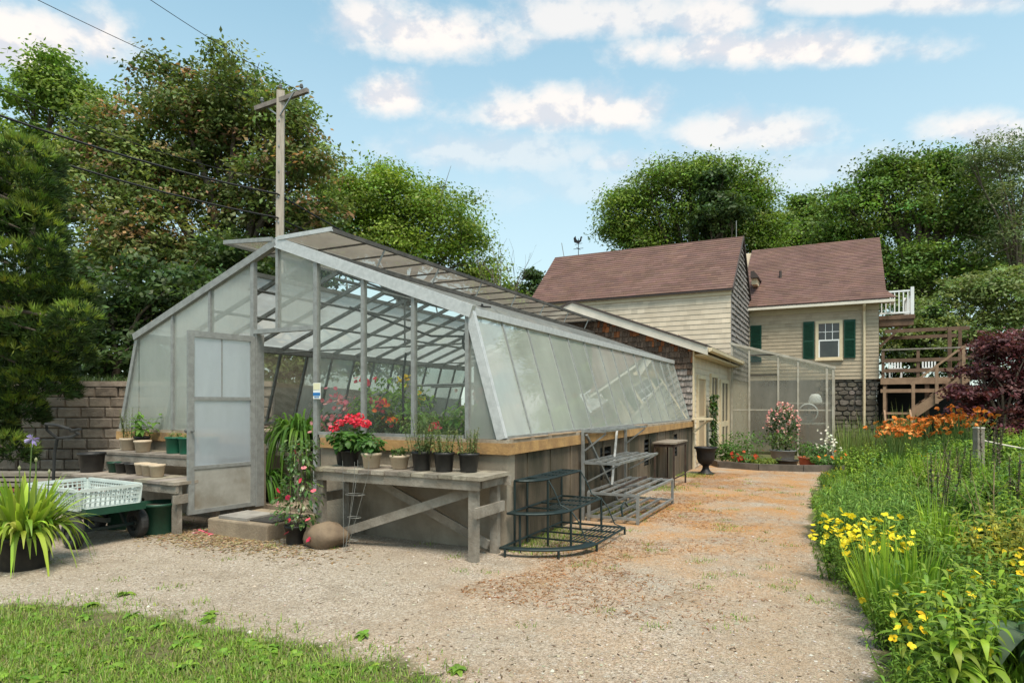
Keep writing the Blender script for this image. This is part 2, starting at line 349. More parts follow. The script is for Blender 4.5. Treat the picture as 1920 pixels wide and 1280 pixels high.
# ================================================================== SETTING: ground, drive, bank
def ground_mat():
    m = mat('ground_soil_and_grass', (.075, .085, .028), (.11, .10, .045), 1.5, .95, 0, .6, 30, c3=(.10, .075, .045), sc3=.6, lo3=.55, hi3=.7)
    return m
def build_ground():
    ys = np.concatenate([np.linspace(-30, 0, 8), np.linspace(.6, 30, 88), np.linspace(32, 80, 20), [120, 220, 450, 900]])
    xs = np.concatenate([[-900, -400, -150], np.linspace(-70, -12, 14), np.linspace(-11, 24, 88), np.linspace(26, 80, 16), [150, 400, 900]])
    V = np.array([(x, y, hz(x, y)) for y in ys for x in xs]); nx = len(xs)
    Q = [(j * nx + i, j * nx + i + 1, (j + 1) * nx + i + 1, (j + 1) * nx + i) for j in range(len(ys) - 1) for i in range(nx - 1)]
    tag(np_obj('ground', V, Q, np.ones((len(V), 3)), ground_mat(), smooth=True), kind='structure')
build_ground()

def gravel_mat():
    m = bpy.data.materials.new('gravel'); m.use_nodes = True; nt = m.node_tree; L = nt.links.new
    b = nt.nodes['Principled BSDF']; b.inputs['Roughness'].default_value = .95; b.inputs['Specular IOR Level'].default_value = .15
    tc = nt.nodes.new('ShaderNodeTexCoord')
    def noise(sc, det=6, st=None):
        n = nt.nodes.new('ShaderNodeTexNoise'); n.inputs['Scale'].default_value = sc; n.inputs['Detail'].default_value = det; n.inputs['Roughness'].default_value = .65
        L(tc.outputs['Object'], n.inputs[0]); return n.outputs[0]
    def rng_(x, a, c, o0=0, o1=1):
        r = nt.nodes.new('ShaderNodeMapRange'); L(x, r.inputs[0]); r.inputs[1].default_value = a; r.inputs[2].default_value = c; r.inputs[3].default_value = o0; r.inputs[4].default_value = o1; return r.outputs[0]
    def mix(f, a, c, mode='MIX'):
        n = nt.nodes.new('ShaderNodeMix'); n.data_type = 'RGBA'; n.blend_type = mode
        if isinstance(f, float): n.inputs[0].default_value = f
        else: L(f, n.inputs[0])
        for s, x in ((n.inputs[6], a), (n.inputs[7], c)):
            if isinstance(x, tuple): s.default_value = rgba(x)
            else: L(x, s)
        return n.outputs[2]
    def mth(op, a, c):
        n = nt.nodes.new('ShaderNodeMath'); n.operation = op; n.use_clamp = True
        for s, x in ((n.inputs[0], a), (n.inputs[1], c)):
            if isinstance(x, (int, float)): s.default_value = x
            else: L(x, s)
        return n.outputs[0]
    vo = nt.nodes.new('ShaderNodeTexVoronoi'); vo.inputs['Scale'].default_value = 105; L(tc.outputs['Object'], vo.inputs[0])
    vb = nt.nodes.new('ShaderNodeTexVoronoi'); vb.inputs['Scale'].default_value = 60; L(tc.outputs['Object'], vb.inputs[0])
    sv = nt.nodes.new('ShaderNodeSeparateColor'); L(vo.outputs['Color'], sv.inputs[0])
    sb = nt.nodes.new('ShaderNodeSeparateColor'); L(vb.outputs['Color'], sb.inputs[0])
    stone = mix(sv.outputs[0], (.205, .165, .125), (.49, .41, .325))
    stone = mix(rng_(sb.outputs[1], .86, .9, 0, .7), stone, (.50, .45, .39))
    stone = mix(rng_(sb.outputs[2], .90, .94, 0, .7), stone, (.17, .135, .105))
    stone = mix(rng_(noise(.9), .40, .66, 0, .65), stone, (.31, .25, .185))
    stone = mix(rng_(noise(2.6, 8), .52, .68, 0, .5), stone, (.20, .155, .11))
    # patches of old orange pine needles lying along the glasshouse side of the path
    sep = nt.nodes.new('ShaderNodeSeparateXYZ'); L(tc.outputs['Object'], sep.inputs[0])
    ax = mth('SUBTRACT', 1.0, rng_(mth_abs(nt, L, sep, (3.15, 9.4)), 1.0, 2.5)); 
    nee = mth('MULTIPLY', rng_(noise(1.4, 9), .36, .58), ax)
    fine = rng_(noise(55, 6), .38, .6)
    nee = mth('MULTIPLY', nee, mth('ADD', mth('MULTIPLY', fine, .75), .25))
    nee = mth('MULTIPLY', nee, rng_(sep.outputs[1], 4.6, 8.0, .25, 1.0))
    c = mix(nee, stone, (.44, .20, .05))
    far = mth('MULTIPLY', rng_(noise(.8, 8), .5, .65, 0, .3), rng_(noise(70, 4), .4, .6))
    c = mix(far, c, (.25, .17, .10))
    at_ = nt.nodes.new('ShaderNodeAttribute'); at_.attribute_name = 'col'
    edge = rng_(mth('ADD', at_.outputs['Fac'], mth('MULTIPLY', mth('SUBTRACT', noise(2.2, 8), .42), 1.6)), .48, .72)
    soil = mix(rng_(noise(7, 8), .4, .62), (.085, .10, .032), (.16, .135, .07))
    c = mix(edge, c, soil)
    L(c, b.inputs['Base Color'])
    bn = nt.nodes.new('ShaderNodeBump'); bn.inputs['Strength'].default_value = .8; bn.inputs['Distance'].default_value = .014
    L(mth('ADD', mth('MULTIPLY', vo.outputs['Distance'], .9), mth('MULTIPLY', noise(18), 1.0)), bn.inputs['Height']); L(bn.outputs[0], b.inputs['Normal'])
    return m
def mth_abs(nt, L, sep, line):
    """distance of a ground point from the line along which the needles gathered"""
    a = nt.nodes.new('ShaderNodeMath'); a.operation = 'MULTIPLY_ADD'   # x - (x0 + k (y - y0))
    a.inputs[1].default_value = -.47; L(sep.outputs[1], a.inputs[0]); a.inputs[2].default_value = .47 * line[1] - line[0]
    s = nt.nodes.new('ShaderNodeMath'); s.operation = 'ADD'; L(sep.outputs[0], s.inputs[0]); L(a.outputs[0], s.inputs[1])
    q = nt.nodes.new('ShaderNodeMath'); q.operation = 'ABSOLUTE'; L(s.outputs[0], q.inputs[0]); 
    return q.outputs[0]
GRASS_EDGE = [(-9, 4.95), (-5.2, 4.85), (-3.76, 4.72), (-3.05, 4.72), (-2.35, 4.42), (-1.66, 4.16), (-1.03, 3.85), (-.29, 3.44), (.2, 2.6)]
def build_gravel():
    xs = np.concatenate([np.arange(-10, -5, .3), np.arange(-5, 8.2, .1)]); ys = np.concatenate([np.arange(2.0, 9, .1), np.arange(9, 17.1, .3)])
    nx = len(xs); X, Y = np.meshgrid(xs, ys); ge = np.array(GRASS_EDGE); d = np.interp(X, ge[:, 0], ge[:, 1], right=2.0) - Y
    ex = np.interp(Y, [e[0] for e in EDGE], [e[1] for e in EDGE]); m = np.clip(.5 + np.maximum(d * 1.6, (X - ex) * 3), 0, 1)
    V = np.stack([X, Y, np.full_like(X, .006)], 2).reshape(-1, 3); Q = []
    for b in range(len(ys) - 1):
        for a in range(nx - 1):
            if X[b, a + 1] < ex[b, a] + .14 and X[b, a] < 8 + 0 * b: Q.append((b * nx + a, b * nx + a + 1, (b + 1) * nx + a + 1, (b + 1) * nx + a))
    tag(np_obj('gravel_drive', V, Q, np.repeat(m.reshape(-1, 1), 3, 1), gravel_mat(), smooth=True), kind='structure')
build_gravel()
# the raised bank behind the block wall
def build_bank():
    b = MB(); b.box(-60, -4.75, 12.85, 60, -.2, 1.93)
    b.prism([(-4.75, 18.5, -.2), (1.5, 22, -.2), (1.5, 60, -.2), (-4.75, 60, -.2)], (0, 0, 1.0))
    tag(b.build('bank_terrain', mat('bank_soil', (.05, .05, .022), (.09, .075, .04), 2, .95, 0, .5, 20)), kind='structure')
build_bank()

# ================================================================== BUILDINGS
def courses(b, o, ax, up, nrm, lo, hi, ext, step, tab, th, rng, colf, ragged=0.0, gap=.0):
    """overlapping shingles: rows from lo to hi along `up`, each clipped to ext(t)->(a0,a1) along `ax`"""
    o, ax, up, nrm = map(Vector, (o, ax, up, nrm)); t = lo; row = 0
    while t < hi - 1e-4:
        t1 = min(t + step, hi); e0 = ext(t); e1 = ext(t1)
        a = min(e0[0], e1[0]) + (-(row % 2) * tab * .5 if tab else 0); amax = max(e0[1], e1[1])
        while a < amax:
            w = tab * (1 + (rng.uniform(-.35, .35) if ragged else rng.uniform(-.05, .05)))
            x0b, x1b = max(a, e0[0]), min(a + w - gap, e0[1]); x0t, x1t = max(a, e1[0]), min(a + w - gap, e1[1])
            if x0b < x1b or x0t < x1t:
                x1b = max(x1b, x0b); x1t = max(x1t, x0t); dz = rng.uniform(-ragged, ragged)
                k = th * (1 + (rng.uniform(-.3, .3) if ragged else 0))
                P = lambda x, tt, h: o + ax * x + up * tt + nrm * h
                c = colf(rng, (x0b + x1b) / 2, t)
                V = [P(x0b, t + dz, k), P(x1b, t + dz, k), P(x1t, t1 + .01, th * .18), P(x0t, t1 + .01, th * .18), P(x0b, t + dz, 0), P(x1b, t + dz, 0)]
                b.add(V, [(0, 1, 2, 3), (4, 5, 1, 0)], c)
                if gap: b.add([V[0], V[3], P(x0t, t1, 0), V[4], V[1], V[2], P(x1t, t1, 0), V[5]], [(0, 1, 2, 3), (5, 4, 7, 6)], c)
            a += w
        t = t1; row += 1
g_ = lambda s: (lambda rng, x, t: (lambda k: (k, k, k))(1 + rng.gauss(0, s)))

# ---------------------------------------------------------------- glasshouse
EX, SXR, LXE, LXS, RX, ZS, ZE, ZR, GL = -.44, -.05, -5.98, -6.37, -3.2, 1.14, 2.48, 3.5, 9.2
def roofz(x): return ZE + (ZR - ZE) * (1 - abs(x - RX) / 2.76)
def build_glasshouse():
    g = gthing('greenhouse', 'long aluminium glasshouse on a low stained concrete wall with its door standing open', 'greenhouse', 0, 0)
    # low walls
    b = MB(); b.box(-2.5, -.0, 0, .18, -.1, .985); b.build('knee_wall', CONC, g)
    b = MB(); b.box(-6.42, -3.62, 0, .18, -.1, .985); b.build('knee_wall', CONC, g)
    # side wall with two deep openings, board-marked and stained
    b = MB(); z0 = -.1; y = .18
    for (y0, y1) in ((2.85, 3.35), (5.15, 5.6), (7.3, 7.7)):
        b.box(-.18, 0, y, y0, z0, .985); b.box(-.18, 0, y0, y1, z0, .42); b.box(-.18, 0, y0, y1, .88, .985); y = y1
    b.box(-.18, 0, y, GL, z0, .985); b.build('knee_wall', CONC_D, g)
    for y in np.arange(.5, 9.2, .62): MB().box(0, .012, y - .025, y + .025, 0, .98).build('wall_batten', CONC_D, g)
    for (y0, y1) in ((2.85, 3.35), (5.15, 5.6), (7.3, 7.7)):
        v = MB()
        for k in range(5): zz = .46 + k * .085; v.bar((-.03, y0 + .02, zz), (-.03, y1 - .02, zz), .05, .012, up=(1, 0, 1))
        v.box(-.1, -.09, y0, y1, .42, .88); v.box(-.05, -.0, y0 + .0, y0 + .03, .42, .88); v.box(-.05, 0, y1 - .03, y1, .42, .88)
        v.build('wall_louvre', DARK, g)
    b = MB(); b.box(-6.42, -6.24, .18, GL, -.1, .985); b.build('knee_wall', CONC, g)
    # pine boards round the top of the wall and the pale sill above
    b = MB(); b.box(-2.47, -.02, -.045, 0, .985, 1.10); b.build('sill_board', WOOD_Y, g)
    b = MB(); b.box(-.02, .045, -.045, GL, .985, 1.10); b.build('sill_board', WOOD_Y, g)
    b = MB(); b.box(-6.44, -3.66, -.045, 0, .985, 1.10); b.build('sill_board', WOOD_Y, g)
    b = MB(); b.box(-2.5, .03, -.03, .16, 1.101, 1.135); b.box(-.17, .03, .16, GL, 1.101, 1.135); b.box(-6.45, -3.62, -.03, .16, 1.101, 1.135); b.box(-6.45, -6.25, .16, GL, 1.101, 1.135)
    rng = random.Random(4); s = MB(); y = .1
    while y < 5.2:
        l = rng.uniform(.3, .8); s.box(-.03, .042, y, y + l, 1.136, 1.142 + rng.uniform(0, .008)); y += l + rng.uniform(.02, .2)
    b.build('sill', mat('weathered_sill', (.34, .29, .225), (.22, .17, .12), 6, .9, 0, .3, 30), g)
    s.build('sill_flake', mat('split_sill_wood', (.36, .25, .15), (.24, .16, .10), 6, .9), g)
    # front mullions
    for x in (-5.205, -4.439, -3.634, -2.565, -1.847, -1.145, -.456):
        z0 = 2.4 if x == -4.439 else (.2 if x in (-3.634, -2.565) else ZS); w = .06 if x in (-3.634, -2.565) else .045
        MB().box(x - w / 2, x + w / 2, -.03, .03, z0, roofz(x) - .02).build('mullion', ALU, g)
    MB().box(-3.22, -3.18, -.03, .03, 2.44, ZR - .03).build('mullion', ALU, g)
    MB().box(-3.604, -2.596, -.035, .03, 2.385, 2.44).build('door_header', ALU, g)
    MB().box(-3.604, -3.56, -.02, .1, .2, 2.384).build('door_jamb', ALU, g)
    # sloping corner bars
    def side(x0, x1, y, nm='glazing_bar', m=ALU, w=.05): MB().bar((x0, y, ZS), (x1, y, ZE), w, w, up=(0, 1, 0)).build(nm, m, g)
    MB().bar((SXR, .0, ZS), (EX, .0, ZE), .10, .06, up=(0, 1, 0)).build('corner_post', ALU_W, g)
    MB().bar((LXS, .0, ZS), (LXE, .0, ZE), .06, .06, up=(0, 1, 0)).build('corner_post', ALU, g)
    # gable rake trims
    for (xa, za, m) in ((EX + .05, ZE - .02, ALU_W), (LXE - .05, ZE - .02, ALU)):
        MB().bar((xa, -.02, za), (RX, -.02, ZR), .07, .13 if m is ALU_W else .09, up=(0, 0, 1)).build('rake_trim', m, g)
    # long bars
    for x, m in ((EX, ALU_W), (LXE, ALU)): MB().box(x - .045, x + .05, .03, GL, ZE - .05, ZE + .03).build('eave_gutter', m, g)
    MB().box(RX - .05, RX + .05, .0, GL, ZR - .02, ZR + .06).build('ridge_bar', ALU, g)
    MB().box(SXR - .03, SXR + .03, .05, GL, ZS - .005, ZS + .03).build('sill_bar', ALU, g)
    MB().box(LXS - .03, LXS + .03, .05, GL, ZS - .005, ZS + .03).build('sill_bar', ALU, g)
    MB().box(-2.535, -.5, -.02, .02, ZS - .005, ZS + .03).build('sill_bar', ALU, g)
    n = 14; st = GL / n
    nv = 0.8                                     # half-run of the open vent strip, from the ridge
    for i in range(n + 1):
        y = min(i * st + .03, GL - .03)
        if i: side(SXR, EX, y, m=ALU, w=.028); side(LXS, LXE, y, m=PIPE, w=.04)
        MB().bar((EX, y, ZE), (RX, y, ZR), .035, .06).build('rafter', PIPE, g)
        MB().bar((LXE, y, ZE), (RX, y, ZR), .035, .06).build('rafter', PIPE, g)
    for i in range(n):
        y0 = i * st + .045; y1 = (i + 1) * st + .015
        MB().poly([(SXR, y0, ZS + .02), (SXR, y1, ZS + .02), (EX, y1, ZE), (EX, y0, ZE)]).build('pane', GL_SIDE, g)
        MB().poly([(LXS, y0, ZS + .02), (LXE, y0, ZE), (LXE, y1, ZE), (LXS, y1, ZS + .02)]).build('pane', GL_CLEAR if i in (3, 4, 7) else GL_LEFT, g)
        xo = RX + nv; zo = roofz(xo)
        MB().poly([(EX, y0, ZE + .03), (EX, y1, ZE + .03), (xo, y1, zo + .03), (xo, y0, zo + .03)]).build('roof_pane', GL_ROOF, g)
        xo = RX - nv
        MB().poly([(LXE, y0, ZE + .03), (xo, y0, zo + .03), (xo, y1, zo + .03), (LXE, y1, ZE + .03)]).build('roof_pane', GL_ROOF, g)
    # front panes
    def front(x0, x1, z0, m):
        pts = [(x0, .0, z0), (x1, .0, z0), (x1, .0, roofz(x1) - .03)]
        if x0 < RX < x1: pts.append((RX, .0, ZR - .03))
        pts.append((x0, .0, roofz(x0) - .03)); MB().poly(pts).build('pane', m, g)
    front(-5.96, -5.22, ZS, GL_FROST); front(-5.19, -4.455, ZS, GL_FROST); front(-4.425, -3.66, 2.4, GL_FROST)
    front(-4.455, -3.66, ZS, GL_FROST) if False else MB().poly([(-4.45, 0, ZS), (-3.66, 0, ZS), (-3.66, 0, 2.38), (-4.45, 0, 2.38)]).build('pane', GL_FROST, g)
    front(-3.18, -2.59, 2.44, GL_FROST); front(-2.54, -1.87, ZS, GL_CLEAR); front(-1.825, -1.165, ZS, GL_CLEAR); front(-1.125, -.475, ZS, GL_CLEAR)
    MB().poly([(-.44, 0, ZS), (-.07, 0, ZS), (-.45, 0, ZE - .05)]).build('pane', GL_FROST, g)
    MB().poly([(-6.35, 0, ZS), (-5.98, 0, ZS), (-5.98, 0, ZE - .05)]).build('pane', GL_FROST, g)
    # open ridge vents
    for sgn, zf in ((1, 3.545), (-1, 3.60)):
        xh, xf = RX + sgn * .05, RX + sgn * .92
        v = MB(); v.box(min(xf, xf - sgn * .04), max(xf, xf - sgn * .04), -.05, GL, zf - .03, zf + .02)
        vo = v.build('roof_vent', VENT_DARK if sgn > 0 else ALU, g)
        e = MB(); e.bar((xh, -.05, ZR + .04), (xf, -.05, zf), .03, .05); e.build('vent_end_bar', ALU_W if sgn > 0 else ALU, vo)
        e = MB()
        for i in range(1, 15): y = i * GL / 14 - .02; e.bar((xh, y, ZR + .04), (xf, y, zf - .01), .018, .02)
        e.build('vent_bar', VENT_DARK, vo)
        MB().poly([(xh, -.04, ZR + .05), (xh, GL, ZR + .05), (xf, GL, zf), (xf, -.04, zf)]).build('vent_sheet', GL_VENT, vo)
        for i in range(7): e = MB(); y = .9 + i * 1.28; e.bar((RX + sgn * nv, y, roofz(RX + nv) + .06), (RX + sgn * .90, y + .05, zf - .03), .02, .02); e.build('vent_stay', ALU, vo)
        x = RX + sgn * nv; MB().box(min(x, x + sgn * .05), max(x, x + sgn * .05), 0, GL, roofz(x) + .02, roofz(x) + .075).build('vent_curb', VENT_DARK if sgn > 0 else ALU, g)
    # purlins, tie bars, drive pipe, hose and crank wheel under the roof
    for x, z, r in ((-1.75, 2.80, .022), (-4.7, 2.78, .022), (-2.45, 3.02, .02), (-3.95, 3.02, .02), (EX - .12, 2.38, .02), (LXE + .1, 2.40, .02)):
        MB().tube([(x, .2, z), (x, GL - .2, z)], r, 6).build('purlin_pipe', PIPE, g)
    for y in (2.6, 6.5):
        MB().tube([(LXE + .1, y, 2.42), (EX - .1, y, 2.42)], .016, 5).build('tie_bar', PIPE, g)
        b = MB(); b.bar((-3.2, y, 2.42), (-3.2, y, ZR - .1), .02); b.bar((-3.2, y, 3.25), (-2.5, y, 3.05), .018); b.bar((-3.2, y, 3.25), (-3.9, y, 3.05), .018); b.build('roof_strut', ALU_D, g)
    w = MB(); cx, cy, cz = -1.02, 1.1, 2.28
    w.tube([(cx + .17 * math.cos(t), cy, cz + .17 * math.sin(t)) for t in np.linspace(0, 2 * math.pi, 25)], .018, 6)
    for t in (0.3, 1.87, 3.44, 5.0): w.bar((cx, cy, cz), (cx + .17 * math.cos(t), cy, cz + .17 * math.sin(t)), .018)
    w.lathe([(.04, -.06), (.04, .05)], 10, (cx, cy, cz), 'y'); w.box(cx + .02, cx + .2, cy + .05, cy + .22, cz - .03, cz + .2); w.tube([(cx, cy + .1, cz), (cx + .05, cy + .1, 2.75)], .015)
    w.build('vent_wheel', WIRE, g)
    h = MB(); h.tube([(-2.5, .5, 2.72), (-2.0, .8, 2.52), (-1.6, 1.0, 2.36), (-1.1, 1.3, 2.36), (-.8, 1.6, 2.2), (-.55, 1.9, 2.1)], .016, 6); h.tube([(-1.55, .35, 1.2), (-1.56, .35, 1.8), (-1.52, .36, 2.1)], .014, 5)
    h.tube([(-2.6, .4, 3.15), (-2.1, .6, 2.95), (-1.5, .9, 2.75), (-.9, 1.3, 2.72)], .014, 6); h.build('hose', WIRE, g)
    MB().box(-2.45, -1.63, .32, 1.5, .80, .84).build('growing_bench', WOOD_G, g)
    b = MB(); b.box(-4.2, -3.45, .55, 1.45, .80, .84); b.bar((-3.5, .6, .19), (-3.5, .6, .8), .05); b.bar((-3.5, 1.4, .19), (-3.5, 1.4, .8), .05); b.build('growing_bench', WOOD_G, g)
    for x in (-5.2, -1.0):
        b = MB()
        for y in np.arange(.9, 8.8, .9):
            for xx in (x - .55, x + .55): b.bar((xx, y, 0), (xx, y, .8), .05)
        b.box(x - .62, x + .62, .4, 8.9, .80, .84); b.build('growing_bench', WOOD_G, g)
    MB().box(-6.2, -.2, .2, GL, .0, .19).build('slab', STEP, g)
    # wire shelf frame seen over the flowers
    b = MB()
    for a, c in (((-2.35, 1.5, 1.75), (-.75, 1.6, 1.78)), ((-2.35, 2.1, 1.75), (-.75, 2.2, 1.78)), ((-2.3, 1.55, .84), (-2.3, 1.55, 1.75)), ((-.8, 1.6, .84), (-.8, 1.6, 1.78)), ((-1.55, 1.6, 1.75), (-1.55, 2.15, 1.75))): b.tube([a, c], .016, 5)
    b.build('shelf_rail', GALV, g)
    # the door, hinged on the jamb and swung straight out
    d = bpy.data.objects.new('door', None); COL.objects.link(d); d.parent = g; d.location = (-3.60, -.02, .215); d.rotation_euler = (0, 0, R(-97.5))
    W, H = .86, 2.14
    f = MB(); f.box(0, W, -.02, .02, 0, .05); f.box(0, W, -.02, .02, H - .07, H); f.box(0, .06, -.02, .02, .05, H - .07); f.box(W - .07, W, -.02, .02, .05, H - .07)
    f.box(.06, W - .07, -.018, .018, 1.33, 1.37); f.box(.06, W - .07, -.018, .018, .52, .56); f.bar((.085, -.022, .6), (.085, -.022, 1.33), .012); f.bar((.44, 0, 1.37), (.44, 0, H - .07), .014, .014, up=(0, 1, 0))
    f.build('door_frame', ALU, d)
    MB().box(.06, W - .07, -.008, .008, .05, .52).build('kick_panel', DOOR_P, d)
    MB().poly([(.06, 0, .56), (W - .07, 0, .56), (W - .07, 0, 1.33), (.06, 0, 1.33)]).build('door_glass', GL_DOOR, d)
    MB().poly([(.06, 0, 1.37), (.435, 0, 1.37), (.435, 0, H - .07), (.06, 0, H - .07)]).build('door_glass', GL_DOOR, d)
    MB().poly([(.445, 0, 1.37), (W - .07, 0, 1.37), (W - .07, 0, H - .07), (.445, 0, H - .07)]).build('door_glass', GL_DOOR, d)
    k = MB(); k.tube([(W - .035, -.07, .97), (W - .035, .07, .97)], .012, 8); k.lathe([(.001, -.10), (.025, -.095), (.028, -.075), (.012, -.06)], 10, (W - .035, 0, .97), 'y'); k.build('handle', ALU_D, d)
    return g
build_glasshouse()

# ---------------------------------------------------------------- shed with the weathered gable
def build_shed():
    s = gthing('shingled_shed', 'low shed with bare weathered cedar shingles on its gable and a cream painted side', 'shed', -3, 12.2)
    ox, oy = 3.0, -12.2
    T = lambda x, y, z: (x + ox, y + oy, z)
    zr, ze, xr = 3.97, 2.87, -2.9
    top = lambda x: zr - (abs(x - xr)) * (zr - ze) / 2.95
    xs = [-5.85, xr, 0.0]
    MB().prism([T(-5.85, 9.29, -.1), T(0, 9.29, -.1), T(0, 9.29, top(0) - .02), T(xr, 9.29, zr - .02), T(-5.85, 9.29, top(-5.85) - .02)], (0, 5.8, 0)).build('wall', CREAM, s)
    rng = random.Random(3)
    def colr(r, x, t):
        d = top(x) - t                            # fresh orange wood just under the rake, silver and brown lower down
        u = r.random(); m = r.uniform(.6, 1.15)
        if d < .5 and u < .75 - d * 1.1 and x > -2.3: c = (.30 * m, .105 * m, .038 * m)
        elif d < .75: c = (.15 * m, .10 * m, .072 * m)
        else: k = r.gauss(.29, .025) if u < .85 else r.gauss(.21, .02); c = (k, k * .88, k * .81)
        return c
    b = MB()
    def ext(t):
        if t <= ze: return (-5.83, -.0)
        w = 2.93 * (zr - t) / (zr - ze); return (xr - w, xr + w)
    courses(b, T(0, 9.288, 0), (1, 0, 0), (0, 0, 1), (0, -1, 0), .02, zr - .06, ext, .135, .075, .05, rng, colr, ragged=.014, gap=.006)
    b.build('gable_shingles', RAW_S, s)
    b = MB()
    courses(b, T(0.0, 9.32, 0), (0, 1, 0), (0, 0, 1), (1, 0, 0), .02, ze - .14, lambda t: (0, 5.7), .13, .2, .014, rng, g_(.04))
    b.build('side_shingles', CREAM, s)
    b = MB(); b.box(T(-.0, 0, 0)[0], T(.035, 0, 0)[0], T(0, 9.27, 0)[1], T(0, 9.36, 0)[1], 0, ze - .1); b.build('corner_board', TRIM, s)
    # roof slabs with rake boards
    for sg in (1, -1):
        xe = xr + sg * 3.27; ze2 = zr - 3.27 * (zr - ze) / 2.95
        b = MB(); b.prism([T(xr, 9.05, zr + .04), T(xe, 9.05, ze2 + .04), T(xe, 9.05, ze2 + .08), T(xr, 9.05, zr + .09)], (0, 6.03, 0)); b.build('roof', ROOF_ED, s)
        b = MB(); b.prism([T(xr, 9.08, zr - .17), T(xe, 9.08, ze2 - .15), T(xe, 9.08, ze2 + .035), T(xr, 9.08, zr + .038)], (0, .035, 0)); b.build('rake_board', TRIM_W, s)
        b = MB(); b.prism([T(xr, 9.116, zr - .02), T(xe, 9.116, ze2 - .02), T(xe, 9.116, ze2 + .036), T(xr, 9.116, zr + .036)], (0, 5.9, 0)); b.build('soffit', TRIM, s)
    b = MB(); b.prism([T(.385, 9.1, 2.67), T(.46, 9.1, 2.70), T(.47, 9.1, 2.77), T(.38, 9.1, 2.77)], (0, 5.7, 0)); b.build('gutter', TRIM, s)
    b = MB(); b.box(*[T(0.02, 0, 0)[0], T(.30, 0, 0)[0]], T(0, 9.35, 0)[1], T(0, 14.9, 0)[1], 2.61, 2.65); b.build('soffit', TRIM, s)
    # side door and windows with their trim
    def opening(y0, y1, z0, z1, nm, glass, bars, sill=True):
        f = MB(); w = .09; x0, x1 = T(.0, 0, 0)[0], T(.06, 0, 0)[0]
        ya, yb = y0 + oy, y1 + oy
        f.box(x0, x1, ya - w, ya, z0, z1 + w); f.box(x0, x1, yb, yb + w, z0, z1 + w); f.box(x0, x1, ya, yb, z1, z1 + w)
        fo = f.build(nm, TRIM, s)
        MB().box(x0 + .022, x0 + .03, ya, yb, z0, z1).build('pane' if glass else 'door_leaf', WINDARK if glass else mat('tan_door_paint', (.42, .31, .19), (.36, .26, .16), 3), fo)
        q = MB()
        for (a, c, d, e) in bars: q.box(x0 + .03, x0 + .05, a + oy, c + oy, d, e)
        if bars: q.build('glazing_bar', TRIM, fo)
        if sill: MB().box(x0, x1 + .05, ya - w, yb + w, z0 - .06, z0 - .002).build('sill', TRIM, fo)
    opening(9.75, 10.55, .12, 2.1, 'door', False, [(9.78, 10.52, 1.1, 1.2)], False)
    opening(11.5, 12.4, 1.0, 2.2, 'window', True, [(11.93, 11.97, 1.0, 2.2), (11.5, 12.4, 1.58, 1.62)])
    opening(13.0, 14.4, .15, 2.1, 'door', True, [(13.05, 13.2, .15, 2.1), (13.65, 13.75, .15, 2.1), (14.25, 14.38, .15, 2.1), (13.2, 14.25, .85, 1.0)], False)
    # small cream ledge on a bracket at the corner
    b = MB(); b.box(T(.04, 0, 0)[0], T(.46, 0, 0)[0], T(0, 9.0, 0)[1], T(0, 9.26, 0)[1], 1.14, 1.18); b.bar(T(.05, 9.15, .85), T(.4, 9.15, 1.14), .04); b.build('bracket_shelf', TRIM, s)
build_shed()

